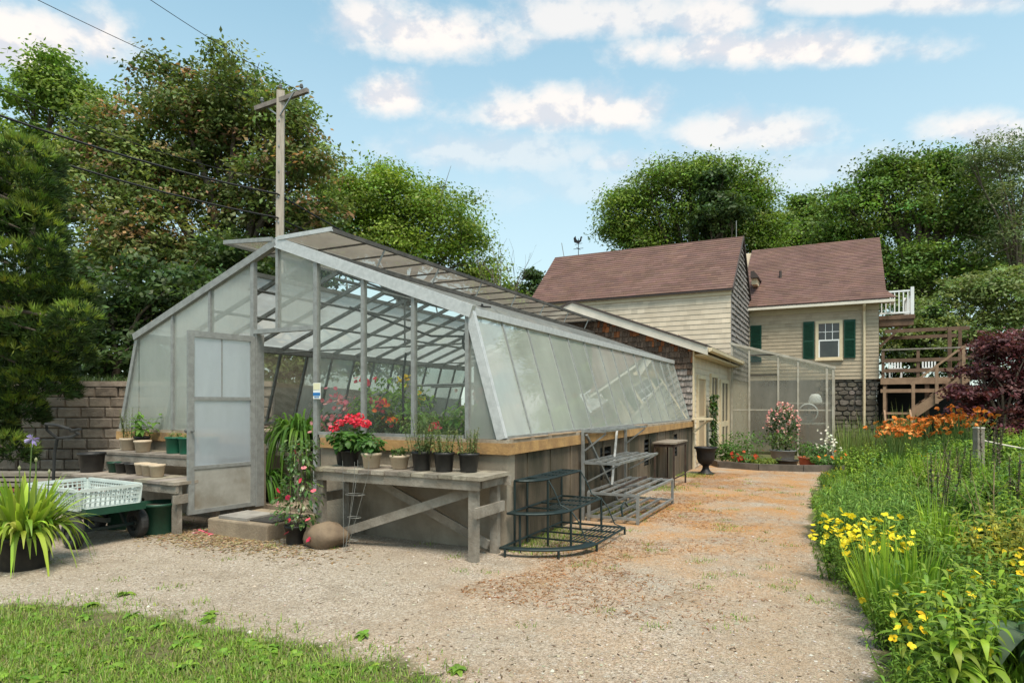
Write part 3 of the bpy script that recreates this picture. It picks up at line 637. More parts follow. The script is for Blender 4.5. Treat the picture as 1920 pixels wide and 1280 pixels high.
# ---------------------------------------------------------------- cream house part and main house
def build_barn():
    s = gthing('cream_house', 'cream shingled house wing with a brown roof and a dark weathered gable end', 'house', -3.36, 17.3)
    ox, oy = 3.36, -17.3; T = lambda x, y, z: Vector((x + ox, y + oy, z)); rng = random.Random(8)
    X0, X1, Y0, Y1, ze, zr, yr = -6.72, 0.0, 15.14, 19.6, 5.15, 7.2, 17.45
    MB().prism([T(X1 - .02, Y0, 0), T(X1 - .02, Y1, 0), T(X1 - .02, Y1, ze), T(X1 - .02, yr, zr - .05), T(X1 - .02, Y0, ze)], (X0 - X1 + .04, 0, 0)).build('wall', CREAM, s)
    b = MB(); courses(b, T(X0, Y0, 0), (1, 0, 0), (0, 0, 1), (0, -1, 0), 2.3, ze - .22, lambda t: (0, 6.72), .158, .22, .017, rng, g_(.06)); b.build('front_shingles', CREAM, s)
    def gext(t):
        if t < ze: return (0, Y1 - Y0)
        k = (zr - t) / (zr - ze); return (yr - Y0 - k * (yr - Y0), yr - Y0 + k * (Y1 - yr))
    def dk(r, x, t): k = r.uniform(.20, .30); return (k, k * .93, k * .88)
    b = MB(); courses(b, T(X1, Y0, 0), (0, 1, 0), (0, 0, 1), (1, 0, 0), 2.3, zr - .1, gext, .17, .16, .055, rng, dk, ragged=.012, gap=.004); b.build('gable_shingles', RAW_S, s)
    b = MB(); b.box(X0 + ox - .1, X1 + ox + .02, Y0 + oy - .05, Y0 + oy - .002, ze - .24, ze - .03); b.build('frieze_board', TRIM, s)
    for sg in (-1, 1):
        ye = Y0 - .16 if sg < 0 else Y1 + .2
        dy, dz = (ye - yr), (ze - .12 - zr) if sg < 0 else (ze - .12 - zr); ln = math.hypot(dy, dz); up = Vector((0, -dy / ln, -dz / ln)); nr = Vector((0, dz / ln * (1 if sg > 0 else 1), 0))
        nr = Vector((0, -dz / ln * sg, abs(dy) / ln)); x0, x1 = X0 - .22, X1 + .07
        b = MB(); P = [T(x0, yr, zr), T(x0, ye, ze - .12), T(x0, ye, ze - .07), T(x0, yr, zr + .05)]; b.prism(P, (x1 - x0, 0, 0)); r = b.build('roof', ROOF_ED, s)
        b = MB(); o = T(x0, ye, ze - .07) + nr * .004
        courses(b, o, (1, 0, 0), up, nr, 0, ln, lambda t: (0, x1 - x0), .14, .33, .02, rng, lambda r_, x, t: (lambda k: (k, k * r_.uniform(.96, 1.04), k * r_.uniform(.94, 1.06)))(1 + r_.normalvariate(0, .09)))
        b.build('roof_shingles', ROOF, r)
    b = MB(); b.prism([T(X1 + .075, Y0 - .16, ze - .14), T(X1 + .075, yr, zr - .03), T(X1 + .075, Y1 + .2, ze - .14), T(X1 + .075, Y1 + .2, ze - .02), T(X1 + .075, yr, zr + .07), T(X1 + .075, Y0 - .16, ze - .02)], (.03, 0, 0)); b.build('rake_board', ROOF_ED, s)
    MB().bar(T(X1 - .15, yr, zr + .05), T(X1 - .15, yr, zr + .62), .02).build('lightning_rod', ALU, s)
    MB().bar(T(X0 + .15, yr, zr + .05), T(X0 + .05, yr, zr + .6), .02).build('lightning_rod', ALU, s)
    # the weathervane near the far end of the ridge
    w = gthing('weathervane', 'small rooster weathervane with compass arms on the brown ridge', 'weathervane', X0 + .75, yr, zr + .06)
    MB().bar((0, 0, 0), (0, 0, .62), .02).build('rod', IRON_B, w)
    b = MB(); b.bar((-.2, 0, .24), (.2, 0, .24), .016); b.bar((0, -.2, .24), (0, .2, .24), .016); b.bar((-.16, .06, .42), (.18, -.06, .42), .014); b.build('compass_arm', IRON_B, w)
    q = [(-.17, .50), (-.2, .66), (-.12, .74), (-.09, .62), (-.02, .55), (.06, .56), (.09, .68), (.13, .70), (.17, .65), (.13, .63), (.12, .53), (.06, .47), (.0, .43), (-.08, .46)]
    MB().prism([(x, -.012, z) for x, z in q], (0, .024, 0)).build('rooster', IRON_B, w)
build_barn()

def build_house():
    s = gthing('main_house', 'tan shingled house with green shuttered window, white gutter and fieldstone foundation', 'house', 2.1, 21.5)
    ox, oy = -2.1, -21.5; T = lambda x, y, z: Vector((x + ox, y + oy, z)); rng = random.Random(18)
    X0, X1, Y0, Y1, zb, ze, zr, yr = -.6, 4.22, 19.5, 26.8, 2.36, 5.02, 8.0, 23.3
    MB().box(X0 + ox, X1 + ox, Y0 + oy, Y1 + oy, zb, ze).build('wall', TAN_S, s)
    MB().prism([T(X1 - .02, Y0, ze), T(X1 - .02, Y1, ze), T(X1 - .02, yr, zr - .05)], (X0 - X1, 0, 0)).build('gable_wall', TAN_S, s)
    b = MB(); courses(b, T(X0, Y0, 0), (1, 0, 0), (0, 0, 1), (0, -1, 0), zb, ze - .02, lambda t: (0, X1 - X0), .128, .22, .020, rng, g_(.06)); b.build('front_shingles', TAN_S, s)
    b = MB(); courses(b, T(X1, Y0, 0), (0, 1, 0), (0, 0, 1), (1, 0, 0), zb, ze - .02, lambda t: (0, Y1 - Y0), .118, .22, .016, rng, g_(.035)); b.build('side_shingles', TAN_S, s)
    # stone foundation: lumpy stones in front of a dark core
    MB().box(X0 + ox + .05, X1 + ox - .06, Y0 + oy + .08, Y1 + oy - .1, 0, zb - .002).build('foundation_core', MORTAR, s)
    b = MB(); r = random.Random(2)
    z = .3
    while z < zb - .03:
        h = r.uniform(.11, .22); h = min(h, zb - .01 - z); x = 2.2
        while x < X1 - .05:
            w = r.uniform(.14, .42); w = min(w, X1 - x)
            k = r.uniform(.55, 1.35); cc = (k, k * r.uniform(.93, 1.03), k * r.uniform(.88, 1.02))
            m = 5; pts = []
            for (dx, dz) in ((.03, .25), (.2, .04), (.75, .02), (.97, .3), (.95, .8), (.7, .97), (.25, .95), (.04, .7)): pts.append((x + w * dx + r.uniform(-.012, .012), z + h * dz + r.uniform(-.01, .01)))
            d = r.uniform(.03, .09); n = len(b.v)
            back = [T(px, Y0 + .08, pz) for px, pz in pts]; cxm = x + w / 2; czm = z + h / 2
            fr = [T(cxm + (px - cxm) * .82, Y0 + .08 - d, czm + (pz - czm) * .78) for px, pz in pts]
            b.add(back + fr, [tuple(range(8, 16))] + [(i, (i + 1) % 8, 8 + (i + 1) % 8, 8 + i) for i in range(8)], cc)
            x += w
        z += h
    b.build('stone_foundation', STONE, s)
    # roof: straight slope flaring a little at the eave
    def slope(sg):
        ye = Y0 - .42 if sg < 0 else Y1 + .4
        dy, dz = ye - yr, (ze - .02) - zr; ln = math.hypot(dy, dz); up = Vector((0, -dy / ln, -dz / ln)); nr = Vector((0, -dz / ln * sg, abs(dy) / ln)); x0, x1 = X0 + .3, X1 + .22
        b = MB(); b.prism([T(x0, yr, zr), T(x0, ye, ze - .02), T(x0, ye, ze + .03), T(x0, yr, zr + .05)], (x1 - x0, 0, 0)); ro = b.build('roof', ROOF_ED, s)
        b = MB(); o = T(x0, ye, ze + .03) + nr * .004
        courses(b, o, (1, 0, 0), up, nr, 0, ln, lambda t: (0, x1 - x0 + max(0, .28 - t * .5)), .14, .33, .02, rng, lambda r_, x, t: (lambda k: (k, k * r_.uniform(.96, 1.04), k * r_.uniform(.94, 1.06)))(1 + r_.normalvariate(0, .08)))
        b.build('roof_shingles', ROOF, ro)
    slope(-1); slope(1)
    b = MB(); b.box(T(0, 0, 0)[0], T(X1 + .45, 0, 0)[0], Y0 - .42 + oy, Y0 - .34 + oy, ze - .10, ze - .0); b.box(T(X1 + .38, 0, 0)[0], T(X1 + .46, 0, 0)[0], Y0 - .34 + oy, Y0 + .4 + oy, ze - .10, ze); b.build('gutter', mat('white_gutter', (.70, .64, .54), (.62, .57, .48), 3, .5), s)
    b = MB(); b.box(0 + ox, X1 + .37 + ox, Y0 - .335 + oy, Y0 + oy - .02, ze - .09, ze - .05); b.box(0 + ox, X1 + .02 + ox, Y0 - .05 + oy, Y0 - .021 + oy, ze - .28, ze - .091); b.build('soffit', mat('tan_trim', (.40, .33, .21), (.36, .30, .19), 3), s)
    b = MB(); b.tube([T(3.78, Y0 - .36, ze - .08), T(3.78, Y0 - .3, ze - .16), T(3.78, Y0 - .07, ze - .33), T(3.78, Y0 - .06, zb), T(3.78, Y0 - .06, .75)], .045, 8); b.build('downspout', TRIM, s)
    b = MB(); b.tube([T(1.0, 20.9, 6.0), T(1.0, 20.9, 6.62)], .05, 8); b.build('vent_pipe', ROOF_ED, s)
    b = MB(); b.box(T(2.2, 0, 0)[0], T(2.5, 0, 0)[0], yr + oy + .3, yr + oy + .7, zr - .5, zr + .14); b.build('chimney', TERRA, s)
    # small cream return of the wing's rear eave
    b = MB(); b.box(.08 + ox, .27 + ox, 19.75 + oy, 20.6 + oy, 5.98, 6.2); b.build('dormer_wall', TRIM, s)
    b = MB(); b.prism([T(.06, 19.6, 6.202), T(.34, 19.6, 6.202), T(.34, 19.6, 6.25), T(.18, 19.6, 6.46), T(.06, 19.6, 6.46)], (0, 1.3, 0)); b.build('dormer_roof', ROOF_ED, s)
    def shutter(x0, x1, z0, z1):
        f = MB(); y = Y0 + oy; f.box(x0 + ox, x1 + ox, y - .06, y - .02, z0, z1)
        so = f.build('shutter', GREEN_SH, s); l = MB(); zm = (z0 + z1) / 2
        for (a, c) in ((z0 + .06, zm - .03), (zm + .03, z1 - .06)):
            zz = a
            while zz < c: l.bar((x0 + ox + .04, y - .064, zz), (x1 + ox - .04, y - .064, zz), .012, .035, up=(0, -.5, 1)); zz += .045
        l.build('slat', GREEN_SH, so)
    def window(x0, x1, z0, z1):
        y = Y0 + oy; a, c = x0 + ox, x1 + ox; w = .10
        f = MB(); f.box(a - w, a, y - .07, y, z0 - .06, z1 + w); f.box(c, c + w, y - .07, y, z0 - .06, z1 + w); f.box(a, c, y - .07, y, z1, z1 + w); f.box(a - w - .02, c + w + .02, y - .10, y, z0 - .12, z0 - .062); f.box(a, c, y - .07, y, z0 - .06, z0)
        fo = f.build('window', TRIM, s); zm = (z0 + z1) / 2
        MB().box(a, c, y - .042, y - .037, z0, z1).build('pane', WINDARK, fo)
        q = MB(); q.box(a, c, y - .062, y - .043, zm - .025, zm + .025); q.box(a, a + .04, y - .058, y - .043, z0, zm - .025); q.box(c - .04, c, y - .058, y - .043, z0, zm - .025); q.box(a, c, y - .045, y - .023, z0, z0 + .05) if False else None
        for k in (1, 2): xx = a + (c - a) * k / 3; q.box(xx - .01, xx + .01, y - .053, y - .043, zm + .025, z1)
        zz = (zm + z1) / 2; q.box(a, c, y - .055, y - .043, zz - .01, zz + .01); q.build('sash', WHITE, fo)
    window(2.36, 3.02, 3.15, 4.34); shutter(1.86, 2.22, 3.1, 4.44); shutter(3.16, 3.52, 3.1, 4.44); shutter(.08, .46, 3.05, 4.4); window(-.5, -.05, 3.1, 4.3)
    # white balcony at the side
    b = MB(); b.box(X1 + ox, X1 + 1.1 + ox, 19.9 + oy, 22.6 + oy, 4.42, 4.56); b.box(X1 + ox, X1 + 1.06 + ox, 19.95 + oy, 20.05 + oy, 4.2, 4.42); bo = b.build('balcony_floor', WOOD_B, s)
    r = MB(); xa, xb = X1 + .05 + ox, X1 + 1.02 + ox; y = 19.96 + oy
    for z in (4.64, 5.38): r.bar((xa, y, z), (xb, y, z), .05, .06); r.bar((xb, y, z), (xb, 22.5 + oy, z), .05, .06)
    for x in np.arange(xa + .06, xb, .13): r.bar((x, y, 4.64), (x, y, 5.38), .035)
    for yy in np.arange(y, 22.5 + oy, .13): r.bar((xb, yy, 4.64), (xb, yy, 5.38), .035)
    for p in ((xb, y), (xb, 22.5 + oy)): r.bar((p[0], p[1], 4.56), (p[0], p[1], 5.5), .10)
    r.build('balcony_railing', WHITE, s)
    b = MB(); b.bar(T(X1 + .06, 20.1, 3.5), T(X1 + .95, 20.1, 4.4), .08); b.build('balcony_brace', WOOD_B, s)
build_house()

# ---------------------------------------------------------------- lean-to of hazy sheeting in the corner
def build_leanto():
    s = gthing('plastic_leanto', 'white framed lean-to covered in hazy plastic sheet, a round fan showing inside', 'lean-to', 1.5, 14.5)
    ox, oy = -1.5, -14.5; x0, x1, y0, y1 = .12, 2.86, 14.5, 19.4; za, zb = 3.30, 2.50
    T = lambda x, y, z: Vector((x + ox, y + oy, z)); top = lambda x: za + (zb - za) * (x - x0) / (x1 - x0)
    PW = mat('white_leanto_frame', (.44, .40, .33), (.33, .29, .23), 5, .7)
    for x in (x0, .62, 1.42, 1.95, 2.7, x1): MB().bar(T(x, y0, 0), T(x, y0, top(x)), .05 if x < 2.6 else .06).build('post', PW, s)
    MB().bar(T(x0 - .05, y0 - .01, za + .03), T(x1 + .06, y0 - .01, zb + .02), .07, .07).build('rake_rail', PW, s)
    for z in (1.32,): MB().bar(T(x0, y0 + .02, z), T(x1, y0 + .02, z), .04).build('rail', PW, s)
    MB().bar(T(.62, y0 + .02, 2.35), T(1.42, y0 + .02, 2.35), .045).build('rail', mat('dark_vent_rail', (.10, .085, .07)), s)
    MB().bar(T(.62, y0 + .02, 2.95), T(1.42, y0 + .02, 2.95), .045).build('rail', mat('dark_vent_rail_top', (.10, .085, .07)), s)
    MB().bar(T(x1, y0 + .03, zb), T(x1, y1, zb), .06).build('rail', PW, s)
    for y in np.arange(y0 + 1, y1, 1.0):
        MB().bar(T(x0, y, za), T(x1, y, zb), .05).build('rafter', PW, s); MB().bar(T(x1, y, 0), T(x1, y, zb), .05).build('post', PW, s)
    xs = [x0, .62, 1.42, 1.95, 2.7, x1]
    for a, c in zip(xs, xs[1:]):
        if a == .62:
            MB().poly([T(a, y0 + .01, .1), T(c, y0 + .01, .1), T(c, y0 + .01, 2.33), T(a, y0 + .01, 2.33)]).build('plastic_panel', GL_POLY, s)
            MB().poly([T(a, y0 + .01, 2.97), T(c, y0 + .01, 2.97), T(c, y0 + .01, top(c)), T(a, y0 + .01, top(a))]).build('plastic_panel', GL_POLY, s)
            MB().poly([T(a, y0 - .02, 2.38), T(c, y0 - .02, 2.38), T(c, y0 + .02, 2.92), T(a, y0 + .02, 2.92)]).build('vent_flap', GL_CLEAR, s)
        else: MB().poly([T(a, y0 + .01, .1), T(c, y0 + .01, .1), T(c, y0 + .01, top(c)), T(a, y0 + .01, top(a))]).build('plastic_panel', GL_POLY, s)
    MB().poly([T(x1, y0, .1), T(x1, y1, .1), T(x1, y1, zb), T(x1, y0, zb)]).build('plastic_panel', GL_POLY, s)
    MB().poly([T(x0, y0, za + .02), T(x1, y0, zb + .02), T(x1, y1, zb + .02), T(x0, y1, za + .02)]).build('roof_sheet', GL_POLY, s)
    # things kept inside: fan, shelf, white bin, boards
    f = gthing('floor_fan', 'round grey fan standing behind the hazy plastic sheet', 'fan', 2.2, 15.0, .95)
    b = MB(); b.lathe([(.24, -.09), (.27, -.06), (.27, .06), (.24, .09)], 24, (0, 0, .30), 'y', caps=False); b.build('housing', WHITE, f)
    b = MB()
    for k in range(5):
        t = 2 * math.pi * k / 5; b.bar((.05 * math.cos(t), -.0, .3 + .05 * math.sin(t)), (.22 * math.cos(t), .02, .3 + .22 * math.sin(t)), .11, .01, up=(0, 1, .3))
    b.build('blade', mat('fan_blade_grey', (.10, .10, .10)), f)
    b = MB()
    for rr in (.06, .12, .18, .235): b.tube([(rr * math.cos(t), -.085, .3 + rr * math.sin(t)) for t in np.linspace(0, 2 * math.pi, 21)], .006, 4)
    b.build('grille', GALV, f); MB().box(-.18, .18, -.12, .12, 0, .035).build('foot', GREY_P, f)
    t = gthing('potting_table', 'pale wooden table holding the fan inside the lean-to', 'table', 2.1, 15.05)
    MB().box(-.75, .65, -.32, .32, .9, .945).build('top', TRIM_W, t)
    for x, y in ((-.7, -.27), (.6, -.27), (-.7, .27), (.6, .27)): MB().bar((x, y, 0), (x, y, .898), .06).build('leg', TRIM_W, t)
    MB().box(-.66, .56, -.26, .26, .4, .43).build('shelf', WOOD_G, t)
    c = gthing('brown_cabinet', 'brown wooden cabinet behind the fan in the lean-to', 'cabinet', 2.15, 16.2)
    MB().box(-.6, .6, -.25, .25, .0, 1.5).build('body', mat('cabinet_brown', (.22, .12, .075), (.16, .09, .055), 3), c); MB().box(-.62, .62, -.28, .27, 1.502, 1.54).build('top', TRIM_W, c); MB().box(-.02, .02, -.262, -.252, .1, 1.45).build('door_joint', DARK, c)
    p = gthing('white_bucket', 'white upturned bucket on the brown cabinet in the lean-to', 'bucket', 2.35, 16.15, 1.542)
    MB().lathe([(.20, 0), (.205, .02), (.16, .2), (.10, .26), (.0, .27)], 18, caps=False).build('body', WHITE, p, True)
build_leanto()

# ---------------------------------------------------------------- deck with its stairs
def build_deck():
    s = gthing('wooden_deck', 'raised brown wooden deck with railings, pergola and stairs beside the tan house', 'deck', 5.5, 20.5)
    ox, oy = -5.5, -20.5; T = lambda x, y, z: Vector((x + ox, y + oy, z))
    zf = 2.38
    b = MB(); b.box(4.26 + ox, 7.2 + ox, 19.3 + oy, 22.6 + oy, zf - .05, zf); b.build('floor', WOOD_B, s)
    b = MB(); b.box(4.26 + ox, 6.75 + ox, 19.24 + oy, 19.29 + oy, zf - .22, zf - .0); b.build('fascia', WOOD_R, s)
    b = MB(); b.box(4.26 + ox, 6.2 + ox, 19.2 + oy, 19.25 + oy, zf - .5, zf - .38); b.build('fascia', WOOD_R, s)
    for x in (4.4, 5.6, 6.7): MB().bar(T(x, 19.36, 0.4), T(x, 19.36, zf - .06), .12).build('support_post', WOOD_B, s)
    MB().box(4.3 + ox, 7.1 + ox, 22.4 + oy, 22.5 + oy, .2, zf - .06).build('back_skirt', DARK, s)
    for x in (4.34, 5.35, 6.5, 7.15): MB().bar(T(x, 19.36, zf), T(x, 19.36, zf + .95), .09).build('rail_post', WOOD_B, s)
    for z, m in ((zf + .95, WOOD_G), (zf + .58, WOOD_B), (zf + .24, WOOD_B)): MB().bar(T(4.3, 19.31, z), T(6.5, 19.31, z), .04, .12 if z < zf + .9 else .05).build('railing', m, s)
    for z, m in ((zf + .95, WOOD_G), (zf + .62, WOOD_B), (zf + .28, WOOD_B)): MB().bar(T(6.5, 19.31, z), T(7.2, 19.31, z), .04, .12 if z < zf + .9 else .05).build('railing', m, s)
    # pergola
    for x, y in ((6.25, 19.6), (6.62, 20.2), (6.6, 22.2)): MB().bar(T(x, y, zf), T(x, y, 4.0), .10).build('pergola_post', WOOD_B, s)
    for y in (19.6, 22.2): MB().bar(T(4.4, y, 3.98), T(6.8, y, 3.98), .05, .12).build('pergola_beam', WOOD_B, s)
    # flight running down along the front of the deck
    xa, za, xb, zb = 6.45, zf, 5.15, 1.32
    for y in (18.35, 19.12): MB().bar(T(xa, y, za - .12), T(xb, y, zb - .12), .05, .28).build('stringer', WOOD_R, s)
    n = 6
    for i in range(n): t = (i + .5) / n; MB().box(xa + (xb - xa) * t - .13 + ox, xa + (xb - xa) * t + .13 + ox, 18.38 + oy, 19.09 + oy, za + (zb - za) * t - .02, za + (zb - za) * t + .02).build('tread', WOOD_B, s)
    for x, z in ((6.45, zf), (5.75, zf - .57), (5.12, zb - .1)): MB().bar(T(x, 18.3, z - .3), T(x, 18.3, z + .92), .09).build('rail_post', WOOD_R, s)
    MB().bar(T(6.5, 18.28, zf + .95), T(5.05, 18.28, zb + .80), .06, .06).build('handrail', WOOD_R, s)
    MB().bar(T(6.5, 18.28, zf + .95), T(7.2, 18.35, zf + .97), .06, .06).build('handrail', WOOD_G, s)
    b = MB(); b.box(4.3 + ox, 5.15 + ox, 18.3 + oy, 19.15 + oy, zb - .16, zb - .1); b.build('landing', WOOD_R, s)
    for i in range(4): z = zb - .30 - .17 * i; y = 18.18 - .26 * i; MB().box(4.36 + ox, 5.0 + ox, y - .14 + oy, y + .14 + oy, z - .04, z).build('tread', WOOD_R, s)
    for x in (4.32, 5.03): MB().bar(T(x, 18.3, zb - .1), T(x, 17.25, .55), .05, .24).build('stringer', WOOD_R, s)
    MB().bar(T(4.32, 18.25, .6), T(4.32, 18.25, 2.05), .08).build('rail_post', WOOD_R, s)
build_deck()
for i, (x, l) in enumerate(((4.75, 'white patio chair beside the house wall on the raised deck'), (5.75, 'white patio chair by the top of the stairs on the raised deck'))):
    c = gthing('patio_chair', l, 'chair', x, 20.1, 2.384); c.scale = (.8, .8, .8)
    MB().box(-.25, .25, -.25, .25, .40, .44).build('seat', WHITE, c)
    b = MB()
    for k in range(5): b.box(-.25 + k * .11, -.19 + k * .11, .2, .23, .44, .85)
    b.box(-.25, .25, .2, .235, .80, .86); b.build('backrest', WHITE, c)
    for (a, d) in ((-.22, -.22), (.22, -.22), (-.22, .22), (.22, .22)): MB().bar((a, d, 0), (a, d, .4), .04).build('leg', WHITE, c)

# ---------------------------------------------------------------- block wall on the bank, pole and lines
def build_wall():
    w = thing('block_retaining_wall', 'grey brown split block retaining wall with a flat cap below the dark trees', 'wall', (-9.5, 12.6, 0))
    r = random.Random(6); b = MB(); h = .205
    for row in range(9):
        x = -9.0 + (row % 2) * -.22
        while x < 4.75:
            l = .45 * r.uniform(.95, 1.05); k = r.uniform(.75, 1.2); d = r.uniform(-.02, .02); x1 = min(x + l - .012, 4.75)
            b.add(*_bev(x, x1, d + row * .012, z0=row * h, z1=row * h + h - .01), c=(k, k * .98, k * .95)); x += l
    b.build('blocks', BLOCK, w)
    MB().box(-9, 4.74, .13, .24, -.1, 1.84).build('wall_core', MORTAR, w)
    b = MB(); x = -9.0
    while x < 4.75: l = .45; k = r.uniform(.9, 1.3); b.box(x, min(x + l - .01, 4.75), .06 + r.uniform(-.02, .02), .42, 1.847, 1.95, c=(k, k, k)); x += l
    b.build('cap', BLOCK, w)
def _bev(x0, x1, y, z0, z1):
    i = .012; V = [(x0, y + .1, z0), (x1, y + .1, z0), (x1, y + .1, z1), (x0, y + .1, z1), (x0, y + i, z0), (x1, y + i, z0), (x1, y + i, z1), (x0, y + i, z1), (x0 + i * 2, y - .015, z0 + i * 2), (x1 - i * 2, y - .02, z0 + i * 2), (x1 - i * 2, y - .01, z1 - i * 2), (x0 + i * 2, y - .02, z1 - i * 2)]
    return V, [(8, 9, 10, 11), (4, 5, 9, 8), (5, 6, 10, 9), (6, 7, 11, 10), (7, 4, 8, 11), (0, 1, 5, 4), (1, 2, 6, 5), (2, 3, 7, 6), (3, 0, 4, 7)]
build_wall()

def build_pole():
    Y = 19.0; b0 = at(523, 757, Y); tp = at(527, 172, Y)
    p = thing('utility_pole', 'pale squared utility pole with a crossarm rising behind the glasshouse ridge', 'pole', (b0.x, Y, 1.9))
    h = tp.z - 1.9
    MB().bar((0, 0, -.3), (.06, 0, h), .22, .22, up=(.25, -1, 0)).build('post', POLE, p)
    a = MB(); a.bar((-.78, .2, h - .42), (.98, -.36, h - .14), .11, .13); ao = a.build('crossarm', mat('grey_crossarm', (.21, .18, .155), (.15, .125, .11), 5), p)
    a = MB(); a.bar((-.5, .2, h - .33), (.02, -.1, h - .75), .035); a.bar((.6, -.42, h - .2), (.08, -.12, h - .75), .035); a.build('arm_brace', GALV, ao)
    for x, y, z in ((-.55, .12, h - .32), (.76, -.28, h - .11), (.05, 0, h + .02)):
        MB().lathe([(.015, 0), (.015, .07), (.05, .085), (.06, .12), (.035, .135), (.05, .16), (.028, .20), (0, .205)], 10, (x, y, z), caps=False).build('insulator', GREY_P, ao)
    bolts = MB()
    for k in range(7): z = h - .9 - k * .75; bolts.lathe([(.03, -.14), (.03, -.13)], 6, (.06 * z / h, 0, z), 'y')
    bolts.build('bolt', GALV, p)
    def line(a, b, sag, r, label, m=WIRE):
        pts = []
        for i in range(33): t = i / 32; q = a.lerp(b, t); q.z -= sag * 4 * t * (1 - t); pts.append(q)
        o = MB().tube(pts, r, 5).build('power_line', m); tag(o, label, 'cable')
    W1 = at(524, 367, Y) + Vector((0, -.16, 0)); W2 = at(524, 411, Y) + Vector((0, -.16, 0))
    line(at(-260, 120, 13), W1, .25, .030, 'thick upper black cable from the upper edge of the trees down to the pole')
    line(at(-260, 175, 13), W2, .25, .026, 'lower of the two thick black cables running across the oak to the pole')
    line(W1, at(985, 585, 30), .35, .024, 'black cable sagging from the pole past the light green tree to the cream house')
    line(W2, at(700, 470, 26), .15, .022, 'short black cable running from the pole behind the raised ridge vent')
    line(at(-200, 70, 13), at(522, 340, Y), .4, .010, 'thin faint wire above the two thick cables across the trees')
    line(at(150, -90, 13), at(562, 172, Y - .4), .1, .008, 'thin wire from the insulator at the near end of the crossarm up out of sight')
    line(at(-50, -60, 12.5), at(497, 192, Y + .4), .1, .008, 'thin wire from the insulator at the far end of the crossarm over the oak')
build_pole()

# ================================================================== TREES
def crown(rng, lobes, leaf, density, palette, flat=.75, clump=.34, jit=.2, up=.55, aspect=.55, per=(16, 34)):
    """lobes: (x,y,z,r) in metres; leaves sit in clumps over each lobe, thin in places so gaps show"""
    fo = FO()
    for (x, y, z, r) in lobes:
        nc = max(6, int(density * r * r * rng.uniform(.6, 1.15))); ph = rng.uniform(0, 2 * np.pi, nc); ct = rng.uniform(-.75, 1, nc); st = np.sqrt(1 - ct * ct)
        b = rng.uniform(0, 6.283, 3); bump = 1 + .20 * np.sin(3 * ph + b[0]) * np.sin(2.6 * ct + b[1]) + .13 * np.sin(6 * ph + 4 * ct + b[2])
        rad = r * rng.uniform(.16, 1.2, nc) ** .6 * bump; c = np.stack([np.cos(ph) * st * rad, np.sin(ph) * st * rad, ct * rad * flat], 1) + (x, y, z)
        cr = clump * rng.uniform(.45, 1.6, nc); nl = rng.integers(*per, nc); idx = np.repeat(np.arange(nc), nl); n = len(idx)
        off = np.clip(rng.normal(0, 1, (n, 3)), -1.8, 1.8) * cr[idx][:, None] * (.62, .62, .22)
        P = c[idx] + off
        out = unit(c[idx] - np.array([x, y, z])); nrm = unit(out * .45 + np.array([0, 0, up * 1.5]) + rng.normal(0, .5, (n, 3)))
        D = unit(np.cross(nrm, rng.normal(0, 1, (n, 3)))); D[:, 2] -= .25; D = unit(D); S = unit(np.cross(nrm, D))
        cc = cols(rng, nc, palette, jit)[idx] * (1 + rng.normal(0, .14, (n, 1)))
        sz = leaf * rng.uniform(.6, 1.35, n); fo.cards(P, D, S, sz, sz * aspect, np.clip(cc, .003, 1))
    return fo
def trunk_mesh(rng, h0, lobes, r0, base=(0, 0, 0)):
    b = MB(); top = Vector((0, 0, h0)); b.tube([Vector(base) - Vector((0, 0, .3)), Vector(base) + Vector((0, 0, h0 * .5)) + Vector((rng.normal(0, .08), 0, 0)), top], [r0 * 1.25, r0 * .9, r0 * .7], 9)
    for (x, y, z, r) in lobes:
        e = Vector((x, y, z)); m = top.lerp(e, .5) + Vector((rng.normal(0, .15), rng.normal(0, .15), .25)); k = r0 * .5
        b.tube([top - Vector((0, 0, h0 * .12)), m, e], [k, k * .65, k * .18], 6)
        for _ in range(3):
            q = e + Vector(rng.normal(0, .5, 3)) * r; b.tube([m.lerp(e, .6), q], [k * .3, k * .07], 4)
    return b
def tree(name, label, base, Y, lobes_px, palette, leaf, density, seed, r0=.2, spread=.6, back=1, group=None, cat='tree', hk=.35, **kw):
    """lobes_px: (u, v, radius) as seen, given real depth round Y; each lobe gets companions in front and behind"""
    rng = np.random.default_rng(seed); bx = (base[0] - 960) / F * Y; bz = base[1]; L = []
    for (u, v, rp) in lobes_px:
        for k in range(1 + back):
            y = Y + (rng.uniform(-.5, .3) if k == 0 else rng.uniform(.2, 1.6) * spread) * rp / F * Y * 1.2
            r = rp / F * Y * (1 if k == 0 else .9); p = at(u + rng.normal(0, rp * .12), v + rng.normal(0, rp * .1), y); L.append((p.x - bx, y - Y, p.z - bz, r))
    for (x, y, z, r) in list(L):
        for _ in range(2):
            a, e = rng.uniform(0, 6.283), rng.uniform(-.2, 1.3); q = r * rng.uniform(.75, 1.1); L.append((x + q * math.cos(a) * math.cos(e), y + q * math.sin(a) * math.cos(e), z + q * math.sin(e) * .85, r * rng.uniform(.28, .45)))
    t = thing(name, label, cat, (bx, Y, bz), group=group); zs = min(l[2] - l[3] for l in L); top = max(l[2] + l[3] for l in L)
    trunk_mesh(rng, max(.25, min(zs, top * hk) + (top - zs) * .22), L[:len(lobes_px) * (1 + back)], r0).build('trunk', BARK, t)
    crown(rng, L, leaf, density, palette, **kw).obj('crown', LEAF, t)
    return t
OAK = [(0.135, 0.182, 0.049), (0.169, 0.209, 0.061), (0.115, 0.155, 0.046), (0.189, 0.216, 0.068), (0.101, 0.142, 0.041), (0.149, 0.196, 0.054), (0.176, 0.216, 0.068), (0.128, 0.176, 0.047), (0.162, 0.203, 0.061), (0.378, 0.223, 0.115)]
